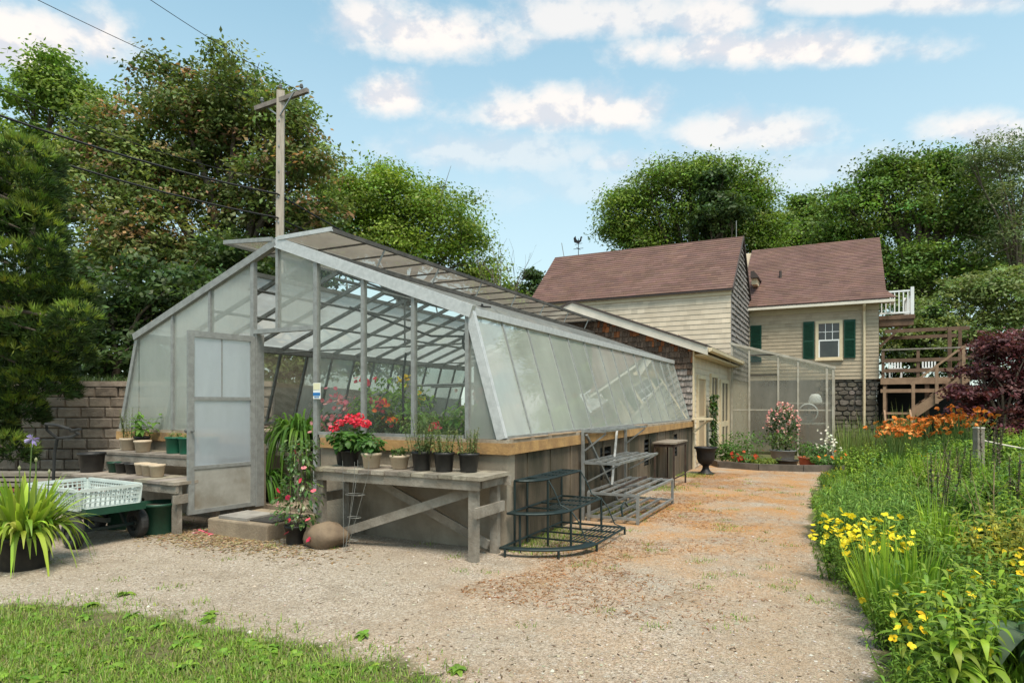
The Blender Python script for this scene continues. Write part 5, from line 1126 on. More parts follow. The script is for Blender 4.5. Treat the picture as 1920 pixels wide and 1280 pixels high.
# on the right-hand bench, along its length
potted('wide black pot of low green seedlings at the far end of the long bench', T_(-1.72, -.22), 'b', .125, .19, lambda r: f_bushy(r, .15, .08, 420, [(.10, .19, .03), (.12, .22, .035)], .035), seed=1)
def ger_fl(r):
    fo = FO(); C = [(-.16, -.02, .33), (-.07, .06, .36), (.03, -.05, .40), (.11, .05, .41), (.17, -.06, .36), (.24, .02, .33), (-.2, -.08, .27), (.02, .1, .32), (.3, -.05, .33), (-.02, -.13, .30), (.19, .08, .40)]
    for c in C[:9]: c = (c[0] * .85, c[1] * .85, c[2] * .93); p = unit(r.normal(0, 1, (30, 3))) * (.048, .048, .034) + c; q = flower_heads(r, p, .018, 5, RED); fo.raw(q.V[0], q.Q[0], q.C[0])
    return fo
potted('black pot of bright red geraniums in full bloom on the long bench', T_(-1.58, -.32), 'b', .10, .17, lambda r: f_bushy(r, .25, .24, 420, [(.05, .12, .02), (.065, .15, .025)], .07, .9), seed=2, flowers=ger_fl)
potted('fluted tan pot of leafy green plants beside the red geraniums', T_(-1.20, -.42), 'tan', .105, .16, lambda r: f_bushy(r, .15, .19, 260, [(.06, .14, .03), (.08, .17, .035)], .06, .7), seed=3)
potted('fluted tan pot with a low sparse plant next to the black pots', T_(-.88, -.36), 'tan', .10, .14, lambda r: f_bushy(r, .10, .10, 70, HERB, .06, .5), seed=4)
potted('plain tan pot tucked behind the fluted tan pot on the long bench', gw(-.97, -.12, ZT), 'tan', .10, .14, lambda r: f_bushy(r, .1, .15, 70, DEEP, .06, .5), seed=44)
potted('black pot with the tallest feathery pale green herb on the long bench', T_(-.60, -.36), 'b', .105, .19, lambda r: f_stems(r, .16, .42, 22, [(.13, .17, .06), (.10, .15, .045), (.16, .19, .075)], .055, .28, 11, .35), seed=5)
potted('middle black pot of variegated pale leaves at the near end of the bench', T_(-.33, -.36), 'b', .105, .19, lambda r: f_stems(r, .12, .27, 18, PALE, .05, .3, 9, .3), seed=6)
potted('black pot of pale leaves nearest the bench corner', T_(-.09, -.28), 'b', .105, .185, lambda r: f_stems(r, .12, .26, 18, PALE + [(.19, .16, .07)], .05, .3, 9, .3), seed=7)
# on the stepped bench
def U_(x, y=-.3): return gw(x, y, .856)
def L_(x, y): return gw(x, y, .613)
potted('fluted tan pot of pale thin stems at the far end of the upper tier', U_(-5.82, -.25), 'tan', .105, .17, lambda r: f_stems(r, .15, .42, 16, [(.12, .15, .05), (.16, .19, .07)], .05, .3, 9, .25), seed=8)
potted('black pot of broad green leaves between two tan pots on the upper tier', U_(-5.56, -.22), 'b', .10, .20, lambda r: f_stems(r, .10, .33, 7, [(.11, .22, .03), (.13, .25, .04)], .13, .55, 5, .6), seed=9)
potted('empty fluted tan pot on the upper tier near the green tubs', U_(-5.33, -.36), 'tan', .105, .155, None, name='empty_pot', cat='pot')
potted('green tub of seedlings away from the door on the upper tier', U_(-4.78, -.28), 'tub', .115, .21, lambda r: f_bushy(r, .10, .10, 120, PALE, .035, .4), seed=10)
potted('green tub of seedlings right beside the open door', U_(-4.52, -.28), 'tub', .115, .21, lambda r: f_bushy(r, .10, .07, 120, PALE, .035, .4), seed=11)
potted('empty green tub seen through the frosted door glass', U_(-4.15, -.25), 'tub', .12, .22, None, name='empty_pot', cat='pot')
for i, (x, l) in enumerate(((-4.78, 'empty tan pot farthest from the door in a row of three on the lower tier'), (-4.60, 'empty fluted tan pot between two alike on the lower tier'), (-4.40, 'empty fluted tan pot nearest the door of three in a row on the lower tier'))):
    potted(l, L_(x, -.72 - .03 * i), 'tan', .088, .15, None, name='empty_pot', cat='pot')
potted('large black bucket at the far end of the lower tier', L_(-5.75, -.78), 'b', .16, .25, None, name='empty_pot', cat='pot')
for x, m, l in ((-5.42, GREEN_D, 'small dark green pot in the shade of the upper tier'), (-5.26, BLACK_P, 'small black pot next to the dark green one under the upper tier'), (-5.05, BLACK_P, 'small black pot beside the row of three tan pots')):
    potted(l, L_(x, -.68), 'b', .085, .13, None, m, name='empty_pot', cat='pot')
potted('dark green tub on the ground under the stepped bench behind the cart wheel', gw(-4.05, -1.0, 0), 'tub', .22, .36, None, GREEN_D, name='empty_tub', cat='tub')
potted('dark green tub standing behind the wagon under the bench', gw(-4.7, -1.0, 0), 'tub', .20, .34, None, GREEN_D, name='empty_tub', cat='tub')

# agapanthus in the foreground
def agapanthus():
    t = potted('big black pot of arching strap leaves with one violet flower on the drive', (-4.47, 5.86, .006), 'b', .235, .31, lambda r: f_strap(r, 360, .78, .046, .16, [(.22, .31, .035), (.27, .36, .045), (.17, .26, .03), (.30, .36, .07)], droop=(.25, 1.1), el=(.72, 1.5)), seed=31)
    rng = np.random.default_rng(5); b = MB(); fo = FO()
    for (x, y, h) in ((.24, -.05, .93), (-.18, .05, .62), (.0, .1, .70), (.22, .1, .60)):
        b.tube([(x * .4, y * .4, .25), (x * .8, y, .25 + h * .5), (x, y, .25 + h)], [.007, .006, .005], 5, c=(.14, .22, .06))
        if h > .9:
            n = 40; D = unit(rng.normal(0, 1, (n, 3)) + (0, 0, .25)); S = unit(np.cross(D, rng.normal(0, 1, (n, 3)))); P = np.tile([x, y, .25 + h], (n, 1)); fo.strips(P, D, S, np.full(n, .062), .014, .25, cols(rng, n, [(.38, .30, .60), (.50, .45, .70), (.30, .22, .52)]), (.1, .2, .8, .9, .2), .1)
        else: b.lathe([(.002, 0), (.012, .015), (.013, .03), (.002, .05)], 8, (x, y, .25 + h), c=(.35, .36, .20))
    b.build('stem', LEAF, t); fo.obj('blossom', PETAL, t)
agapanthus()
# climber by the step
def mandevilla():
    rng = np.random.default_rng(12); t = potted('black pot with a tall climber of pink trumpet flowers at the door step', (-2.32, 6.86, .006), 'b', .115, .20, None, seed=3)
    fo = FO(); b = MB(); n = 640; z = rng.uniform(.0, 1.0, n); a = rng.uniform(0, 6.283, n); q = (.10 + .10 * np.sin(z * 5) ** 2 + .12 * (1 - z)) * np.sqrt(rng.uniform(.1, 1, n))
    P = np.stack([np.cos(a) * q + .10 * z, np.sin(a) * q, .2 + z * .92], 1); ph = a + rng.normal(0, .6, n); L = .06 * rng.uniform(.6, 1.3, n)
    fo.strips(P, dirs(ph, rng.normal(.1, .5, n)), sides(ph), L, L * .5, rng.uniform(.3, 1, n), cols(rng, n, [(.05, .11, .025), (.07, .14, .03), (.13, .17, .06)]), OVAL, .2)
    for k in range(5): b.tube([(rng.normal(0, .03), rng.normal(0, .03), .15), (.05 + rng.normal(0, .06), rng.normal(0, .05), .6), (.10 + rng.normal(0, .08), rng.normal(0, .06), 1.15)], .004, 4, c=(.09, .08, .04))
    b.build('stem', LEAF, t); fo.obj('foliage', LEAF_GLOSSY, t)
    fl = [(-.16, -.1, .57), (-.10, -.16, .50), (.02, -.14, .52), (.15, -.1, .90), (.22, -.1, .83), (.08, -.17, .28), (.03, -.15, .14), (.30, -.12, .30), (.36, -.1, .60), (.2, -.12, .70), (-.02, .05, 1.05), (.12, -.14, 1.0), (-.2, -.05, .42), (.33, -.14, .10)]
    flower_heads(rng, [(x * 1.0, y, z) for x, y, z in fl], .034, 5, HOT + PINK[:2]).obj('blossom', PETAL, t)
mandevilla()
def tomato_cage():
    t = gthing('tomato_cage', 'upturned pale wire tomato cage propped against the front of the bench', 'plant support', -1.35, -.68)
    b = MB()
    for z, r in ((.12, .05), (.35, .08), (.58, .115), (.80, .15)): b.tube([(r * math.cos(a) - .05 + .02, r * math.sin(a) * .6 + (.8 - z) * -.05, z) for a in np.linspace(0, 6.283, 17)], .0025, 4)
    for a in (.3, 1.9, 3.5, 5.1): b.tube([(.02 * math.cos(a) - .10, -.08, .0), (.15 * math.cos(a) - .03, .15 * math.sin(a) * .6, .80), (.155 * math.cos(a) - .03, .155 * math.sin(a) * .6, .92)], .0025, 4)
    b.build('wire', WIRE_P, t)
tomato_cage()
def planks_stack():
    r = random.Random(3); t = thing('plank_stack', 'stack of old grey boards with a red edge beside the block wall', 'planks', (-6.9, 9.6, 0), R(-4))
    for k in range(6):
        c = r.uniform(.8, 1.3); o = MB().box(-1.6 + r.uniform(-.1, .1), 1.35 + r.uniform(-.2, .2), -.14 + r.uniform(-.03, .03), .16, .05 + k * .075, .05 + k * .075 + .05, (c, c, c)).build('plank', WOOD_G if k != 2 else mat('faded_red_board', (.24, .07, .05), (.18, .06, .045), 4), t); o.rotation_euler = (0, 0, r.uniform(-.03, .03))
    for x in (-1.1, .9): MB().box(x - .05, x + .05, -.2, .2, 0, .048).build('bearer', WOOD_G, t)
planks_stack()
def sign():
    t = gthing('care_sign', 'small white and blue paper notice fixed to the glasshouse mullion', 'sign', -2.52, -.045, 1.56)
    MB().box(-.055, .055, -.004, .004, 0, .19).build('sheet', PAPER_W, t); MB().box(-.055, .055, -.007, -.0042, .04, .075).build('blue_band', PAPER_B, t); MB().box(-.05, .05, -.007, -.0042, .11, .185).build('pale_patch', PAPER_Y, t)
    b = MB()
    for x in (-.035, -.02, -.006, .012, .026): b.box(x, x + .009, -.007, -.0042, .014, .032)
    b.build('lettering', PAPER_B, t)
sign()

# ------------------------------------------------------------------ plants inside the glasshouse
def inside():
    zb = .842
    def G(x, y, z=zb): return gw(x, y, z)
    potted('huge strap leaved clump just inside the glasshouse doorway', G(-3.78, .95, .845), 'b', .22, .30, lambda r: f_strap(r, 330, .72, .036, .26, STRAPG, droop=(.7, 1.7), el=(.3, 1.45)), seed=51)
    potted('lower strap leaved clump spilling beside the doorway pillar', G(-3.95, .42, .2), 'b', .20, .30, lambda r: f_strap(r, 170, .58, .032, .2, [(.07, .16, .025), (.055, .13, .02)], droop=(.7, 1.7)), seed=52)
    potted('pink begonia with hanging flower clusters behind the paper notice', G(-2.75, .62, .5), 'b', .13, .2, lambda r: f_bushy(r, .34, .80, 330, DEEP, .08, .7), seed=53,
           flowers=lambda r: flower_heads(r, np.vstack([r.normal(0, 1, (22, 3)) * (.07, .06, .06) + c for c in ((-.12, -.25, .52), (.08, -.22, .62), (-.05, -.2, .35), (.05, -.2, .88), (.2, -.1, .85))]), .032, 5, PINK))
    MBF = [(-2.35, .8, 'dark leaved plant with a red bloom beside the notice mullion', RED, 1.0, 54), (-2.05, 1.25, 'yellow flowered tall plant in the middle of the glasshouse', YEL, 1.05, 55), (-1.9, .55, 'plant with red and orange blooms low behind the clear panes', ORA + RED, .62, 56)]
    for x, y, l, pal, h, sd in MBF:
        potted(l, G(x, y), 'b', .12, .16, lambda r, h=h: f_bushy(r, .30, h * .72, 330, HERB + DEEP, .085, .6), seed=sd, flowers=lambda r, h=h, pal=pal: flower_heads(r, np.vstack([r.normal(0, 1, (16, 3)) * (.05, .05, .04) + c for c in ((-.05, -.1, h * .8), (.17, -.15, h * .55))]), .035, 6, pal))
    potted('bright strap leaved plant beside the corner post inside the glasshouse', G(-1.2, .75, .842), 'b', .15, .18, lambda r: f_strap(r, 90, .66, .045, .08, [(.11, .22, .03), (.14, .26, .035)], droop=(.3, 1.0), el=(.5, 1.45)), seed=57)
    potted('bushy herb with a single red bloom behind the near panes', G(-1.2, .42), 'b', .11, .14, lambda r: f_bushy(r, .22, .24, 200, HERB, .06, .6), seed=58, flowers=lambda r: flower_heads(r, r.normal(0, 1, (14, 3)) * (.04, .04, .03) + (.1, -.1, .28), .03, 5, RED))
    potted('white and pink flowering plant deeper inside the glasshouse', G(-1.5, 2.4), 'b', .12, .16, lambda r: f_bushy(r, .3, .6, 260, HERB, .07, .6), seed=59, flowers=lambda r: flower_heads(r, r.normal(0, 1, (46, 3)) * (.22, .12, .14) + (0, -.15, .6), .035, 5, PINK + [(.75, .6, .6)]))
    potted('dark cactus like spiky plant deep in the glasshouse', G(-1.35, 3.2), 'b', .15, .2, lambda r: f_strap(r, 60, .85, .07, .06, DEEP, droop=(.1, .5), el=(.8, 1.5)), seed=60)
    potted('bushy plant at the far middle of the glasshouse', G(-.9, 3.6), 'b', .14, .2, lambda r: f_bushy(r, .35, .7, 260, HERB, .09, .6), seed=61, flowers=lambda r: flower_heads(r, r.normal(0, 1, (18, 3)) * (.2, .1, .1) + (0, -.15, .6), .04, 5, ORA))
    potted('tall leafy plant far down the glasshouse near its end', G(-1.0, 6.2), 'b', .16, .22, lambda r: f_bushy(r, .4, .8, 260, HERB, .10, .6), seed=62)
    BR = [(.20, .33, .05), (.24, .38, .06), (.15, .27, .045)]
    for k, (x, y, h, r_, l) in enumerate(((-2.2, .55, .72, .28, 'leafy green plant on the bench just past the notice'), (-1.75, .75, .85, .30, 'leafy green plant filling the middle clear pane'), (-1.45, .5, .52, .26, 'low leafy plant behind the feathery herb'), (-.85, .6, .60, .25, 'leafy plant low behind the corner pane'), (-2.6, 1.3, .95, .34, 'tall leafy plant behind the begonia'))):
        potted(l, G(x, y), 'b', .12, .15, lambda r, h=h, r_=r_: f_bushy(r, r_, h, 380, BR, .09, .5), seed=300 + k)
inside()

# ------------------------------------------------------------------ bed below the lean-to
def curb():
    t = gthing('timber_edging', 'low weathered timber edge in front of the small planted bed', 'edging', 1.8, 9.9)
    o = MB(); pts = [gw(.15, 10.6), gw(.5, 9.9), gw(1.4, 9.6), gw(2.3, 9.75), gw(3.1, 10.1)]
    inv = lambda p: (Vector(p) - gw(1.8, 9.9)); c, s = math.cos(-TH), math.sin(-TH)
    q = [Vector((v.x * c - v.y * s, v.x * s + v.y * c, 0)) for v in map(inv, pts)]
    for a, d in zip(q, q[1:]): o.bar(a + Vector((0, 0, .07)), d + Vector((0, 0, .07)), .09, .16)
    o.build('timber', mat('grey_edge_timber', (.14, .115, .095), (.09, .075, .06), 5, .9), t)
curb()
def leanto_bed():
    potted('round grey planter of leafy green stems under the pink rose', gw(1.75, 11.6, .05), 'tub', .30, .30, lambda r: (lambda a, b: (a.raw(b.V[0], b.Q[0], b.C[0]), a)[1])(f_bushy(r, .48, .55, 420, HERB, .08, .6), (lambda f: (f.raw(f.V[0] * 0 + 0, f.Q[0], f.C[0]), f)[1])(f_bushy(r, .01, .01, 3, HERB, .01))), GREY_P, seed=71)
    r = np.random.default_rng(72); p = gw(1.7, 12.4, .05); t = thing('rose_bush', 'rose bush covered in pale pink blooms in front of the hazy lean-to', 'rose bush', p, TH); t.scale = (.74, .74, .86)
    n = 1500; u = unit(r.normal(0, 1, (n, 3))) * (r.uniform(.2, 1, (n, 1)) ** .5) * (.55, .5, .62) + (0, 0, 1.05); ph = r.uniform(0, 6.28, n); fo = FO(); L = .085 * r.uniform(.6, 1.3, n)
    fo.strips(u, dirs(ph, r.normal(.2, .5, n)), sides(ph), L, L * .6, .5, cols(r, n, [(.05, .10, .025), (.07, .13, .03), (.035, .08, .02)]), OVAL, .2); fo.obj('foliage', LEAF, t)
    u = unit(r.normal(0, 1, (60, 3)) + (0, -.6, .15)) * (.56, .52, .64) + (0, 0, 1.08); cl = np.vstack([c + r.normal(0, .035, (4, 3)) for c in u]); flower_heads(r, cl, .036, 6, [(.66, .32, .28), (.72, .45, .38), (.58, .22, .22)]).obj('blossom', PETAL, t)
    b = MB()
    for k in range(6): b.tube([(r.normal(0, .05), r.normal(0, .05), 0), (r.normal(0, .15), r.normal(0, .15), .5), (r.normal(0, .3), r.normal(0, .3), 1.1)], [.02, .014, .006], 5)
    b.build('stem', BARK, t)
    defs = [('fern_clump', 'loose green fern clump at the left foot of the pink rose', .85, 12.2, .7, .85, 'fern'), ('fern_clump', 'green fern between the rose and the white flowers', 2.4, 12.0, .45, .55, 'fern'), ('leafy_plant', 'low leafy plant with red leaves inside the timber edge', .95, 10.6, .35, .25, 'plant'), ('leafy_plant', 'yellow green ground plant at the middle of the timber edge', 1.5, 10.3, .4, .22, 'plant'), ('leafy_plant', 'light green plant at the right end of the timber edge', 2.75, 10.7, .4, .3, 'plant'), ('fern_clump', 'dark green fern by the shed doorway', .45, 11.4, .35, .55, 'fern')]
    for i, (nm, l, x, y, rr, h, cat) in enumerate(defs):
        q = np.random.default_rng(80 + i); t = thing(nm, l, cat, gw(x, y, .03), TH)
        f_bushy(q, rr, h, 620, [(.07, .15, .025), (.09, .18, .03), (.055, .12, .02)] if i != 3 else [(.16, .2, .03), (.13, .18, .03)], .085, .5).obj('foliage', LEAF, t)
        if i == 2: flower_heads(q, q.normal(0, 1, (22, 3)) * (.22, .1, .06) + (0, -.2, .22), .05, 5, [(.45, .05, .03), (.5, .09, .04)]).obj('blossom', PETAL, t)
        if i == 4: flower_heads(q, q.normal(0, 1, (10, 3)) * (.25, .1, .06) + (0, -.2, .28), .04, 5, ORA).obj('blossom', PETAL, t)
    q = np.random.default_rng(99); t = thing('white_flower_clump', 'mound of small white flowers by the lean-to corner', 'flowers', gw(2.75, 12.4, .05), TH)
    f_bushy(q, .25, .5, 260, DEEP, .06, .5).obj('foliage', LEAF, t); flower_heads(q, q.normal(0, 1, (60, 3)) * (.14, .12, .14) + (0.05, -.1, .4), .035, 5, [(.75, .72, .6)]).obj('blossom', PETAL, t)
    potted('rectangular looking red planter beside the grey planter', gw(2.35, 11.1, .03), 'tub', .22, .2, lambda r: f_bushy(r, .2, .12, 120, HERB, .05), TERRA, seed=75)
    potted('shallow black bowl with bare soil on the timber edged bed', gw(1.95, 10.2, .06), 'b', .24, .16, None, name='empty_bowl', cat='bowl')
    t = gthing('climbing_vine', 'leafy green vine climbing the cream wall beside the shed window', 'vine', .10, 10.95); q = np.random.default_rng(77); fo = FO(); n = 620
    z = q.uniform(0, 1, n); P = np.stack([q.uniform(0, .14, n), q.normal(0, .13, n) * (1 + .4 * np.sin(z * 9)), .1 + z * 1.65], 1); ph = q.normal(0, .9, n); L = .09 * q.uniform(.6, 1.2, n)
    fo.strips(P, dirs(ph, q.normal(-.2, .5, n)), sides(ph), L, L * .7, .6, cols(q, n, DEEP + HERB), OVAL, .2); fo.obj('foliage', LEAF, t)
    MB().tube([(.03, 0, 0), (.04, .04, .8), (.03, -.03, 1.7)], [.014, .01, .005], 5).build('stem', BARK, t)
leanto_bed()
def fence_post():
    p = at(1835, 880, 11.0); p.z = hz(p.x, p.y)
    t = thing('fence_post', 'weathered grey post with a line tied to it in the flower bed', 'post', p)
    MB().bar((0, 0, -.2), (0, 0, .72), .12).build('post', WOOD_G, t); MB().bar((0, 0, .721), (0, 0, .745), .13).build('cap', TRIM_W, t)
    e = Vector((2.6, -1.2, .28)); o = MB().tube([Vector((.06, 0, .52)) + (e - Vector((.06, 0, .52))) * k / 10 - Vector((0, 0, .12 * 4 * k / 10 * (1 - k / 10))) for k in range(11)], .016, 6).build('rope', TRIM_W, t)
fence_post()

# ================================================================== FLOWER BED ON THE RIGHT
YG = [(0.219, 0.324, 0.03), (0.263, 0.372, 0.038), (0.183, 0.276, 0.028)]; MG = [(0.132, 0.228, 0.028), (0.168, 0.269, 0.033), (0.11, 0.193, 0.025)]; BG = [(.125, .24, .07), (.15, .28, .085), (.10, .205, .055)]
def proto(name, label, cat, group, build):
    t = thing(name, label, cat, (0, 0, -50), group=group); build(t); return t
def p_leafy(seed, h, pal, leaf, w, k):
    def f(t):
        r = np.random.default_rng(seed); fo, st = f_stems(r, .16, h, k, pal, leaf, w, 10, .3); fo.obj('foliage', LEAF, t); st.build('stem', LEAF, t)
    return f
def p_strap(seed, n, L, W, pal, droop, el, r=.09):
    def f(t): f_strap(np.random.default_rng(seed), n, L, W, r, pal, droop=droop, el=el).obj('foliage', LEAF, t)
    return f
def p_fern(seed, k, L, pal):
    def f(t):
        r = np.random.default_rng(seed); fo = FO()
        for _ in range(k):
            a = r.uniform(0, 6.283); e = r.uniform(.6, 1.35); m = 24; s = np.linspace(.12, 1, m); d = dirs(np.array([a]), np.array([e]))[0]; ll = L * r.uniform(.7, 1.1)
            P = d * (s * ll)[:, None] * (1 - .2 * s[:, None]); P[:, 2] -= .30 * ll * s * s; wd = ll * .26 * np.sin(np.pi * np.clip(s * .86 + .12, 0, 1))
            for sg in (-1, 1):
                ph = np.full(m, a) + sg * (1.15 - .35 * s); c = cols(r, m, pal, .14); fo.strips(P, dirs(ph, np.full(m, .12)), sides(ph), wd, wd * .13 + .003, .4, c, (.5, 1, .7, .05), .1)
        fo.obj('foliage', LEAF, t)
    return f
def p_primrose(seed, pal_f, h=.5, nf=26):
    def f(t):
        r = np.random.default_rng(seed); fo, st = f_stems(r, .18, h, 16, MG, .075, .22, 10, .4); fo.obj('foliage', LEAF, t); st.build('stem', LEAF, t)
        a = r.uniform(0, 6.283, nf); q = .30 * np.sqrt(r.uniform(0, 1, nf)); flower_heads(r, np.stack([np.cos(a) * q, np.sin(a) * q, h * r.uniform(.75, 1.12, nf)], 1), .028, 4, pal_f, .9).obj('blossom', PETAL, t)
    return f
def p_daylily(seed):
    def f(t):
        r = np.random.default_rng(seed); f_strap(r, 70, .75, .024, .14, [(.10, .20, .022), (.08, .165, .02)], droop=(.7, 1.5), el=(.7, 1.45)).obj('foliage', LEAF, t)
        b = MB(); pts = []
        for _ in range(13): x, y, z = r.normal(0, .24), r.normal(0, .24), r.uniform(.66, .95); b.tube([(x * .3, y * .3, 0), (x, y, z)], .005, 4, c=(.12, .2, .05)); pts += [(x, y, z), (x + .05, y, z - .03)]
        b.build('stem', LEAF, t); flower_heads(r, pts, .05, 6, [(.66, .20, .04), (.58, .15, .03), (.70, .28, .08)]).obj('blossom', PETAL, t)
    return f
def p_spike(seed):
    def f(t):
        r = np.random.default_rng(seed); b = MB(); fo = FO()
        for _ in range(3):
            x, y, h = r.normal(0, .10), r.normal(0, .10), r.uniform(.75, 1.0); b.tube([(x * .4, y * .4, 0), (x, y, h)], .005, 4, c=(.10, .12, .05)); n = 90; z = r.uniform(.5, 1, n); ph = r.uniform(0, 6.283, n)
            P = np.stack([x * (.4 + .6 * z) + 0 * z, y * (.4 + .6 * z), h * z], 1); L = .028 * (1.3 - .8 * (z - .5) * 2 * .6); fo.strips(P, dirs(ph, r.normal(.3, .3, n)), sides(ph), L, L * .6, .2, cols(r, n, [(.16, .11, .09), (.20, .15, .13), (.13, .12, .06), (.22, .16, .17)]), OVAL, .1)
        b.build('stem', LEAF, t); fo.obj('blossom', PETAL, t); q = np.random.default_rng(seed + 1); g, st = f_stems(q, .12, .4, 6, MG, .09, .3, 8, .4); g.obj('foliage', LEAF, t)
    return f
def p_dead(seed):
    def f(t):
        r = np.random.default_rng(seed); b = MB()
        for _ in range(6): x, y, h = r.normal(0, .16), r.normal(0, .16), r.uniform(.45, .8); b.tube([(x * .3, y * .3, 0), (x * .7, y * .6, h * .6), (x, y, h)], [.004, .0035, .002], 4, c=(.30, .22, .13)); b.tube([(x * .7, y * .6, h * .6), (x + r.normal(0, .08), y + r.normal(0, .08), h * .85)], .002, 4, c=(.26, .18, .10))
        b.build('stem', LEAF, t)
    return f
FERNG = [(.17, .29, .05), (.21, .33, .06), (.14, .25, .042)]
P = {
 'leafy': [proto('leafy_perennial', 'tall lance leaved green perennial in the thick of the flower bed', 'plant', 'lance leaved perennials in the flower bed', p_leafy(100 + i, .52 + .07 * i, pal, (.155, .13, .18, .10)[i], (.25, .34, .22, .45)[i], (7, 8, 6, 10)[i])) for i, pal in enumerate((MG, YG, MG + YG, YG + BG))],
 'broad': [proto('broad_leaved_plant', 'low broad leaved green plant carpeting the flower bed', 'plant', 'broad leaved plants in the flower bed', p_leafy(110 + i, .32, pal, .13, .55, 9)) for i, pal in enumerate((MG, YG))],
 'iris': [proto('iris_clump', 'upright clump of narrow sword leaves in the flower bed', 'plant', 'sword leaved clumps in the flower bed', p_strap(120 + i, 60, .68, .022, (MG, YG)[i], (.0, .45), (1.1, 1.54))) for i in range(2)],
 'fern': [proto('feathery_fern', 'feathery blue green fern arching over the path edge', 'fern', 'feathery ferns at the path edge', p_leafy(130 + i, .55, (FERNG, FERNG + YG)[i], .15, .12, 26)) for i in range(2)],
 'prim': [proto('evening_primrose', 'evening primrose clump of bright yellow flowers in the bed', 'flowers', 'yellow evening primroses in the flower bed', p_primrose(140, [(.86, .66, .03), (.88, .72, .06), (.82, .60, .03)], .5, 34))],
 'sparse': [proto('yellow_flower_plant', 'leafy plant with a few scattered yellow flowers in the bed', 'flowers', 'plants with a few yellow flowers', p_primrose(141, YEL, .45, 6))],
 'lily': [proto('daylily', 'orange daylily clump in the bank below the deck stairs', 'flowers', 'orange daylilies below the deck', p_daylily(150 + i)) for i in range(2)],
 'spike': [proto('seed_spike_plant', 'tall purple brown seed spikes standing above the bed', 'plant', 'purple brown seed spikes in the bed', p_spike(160 + i)) for i in range(2)],
 'bold': [proto('leafy_perennial', 'tall lance leaved green perennial in the thick of the flower bed', 'plant', 'lance leaved perennials in the flower bed', p_leafy(200 + i, .54, (MG, YG)[i], .145, .25, 10)) for i in range(2)],
 'gold': [proto('golden_loosestrife', 'golden yellow leaved plant near the outer edge of the bed', 'plant', 'golden leaved plants in the bed', p_leafy(180, .5, [(.36, .33, .04), (.30, .31, .04), (.24, .27, .04)], .10, .35, 10))],
 'dead': [proto('dry_stalk', 'thin dry tan stalks standing among the green bed plants', 'plant', 'dry stalks among the bed plants', p_dead(190))],
 'grassy': [proto('tall_grass_clump', 'tall pale stems of grass standing by the foundation', 'grass clump', 'tall pale grass by the foundation', p_strap(170, 70, 1.25, .016, [(.16, .21, .05), (.20, .24, .08)], (.0, .4), (1.25, 1.56), .2))],
}
used = {}
def put(kind, x, y, rng, sc=1.0, z=None):
    L = P[kind]; i = int(rng.integers(0, len(L))); src = L[i]; loc = (x, y, hz(x, y) - .01 if z is None else z); rz = rng.uniform(0, 6.283); s = sc * rng.uniform(.85, 1.15)
    if id(src) not in used: used[id(src)] = 1; src.location = loc; src.rotation_euler = (0, 0, rz); src.scale = (s, s, s)
    else: dup(src, loc, rz, s)
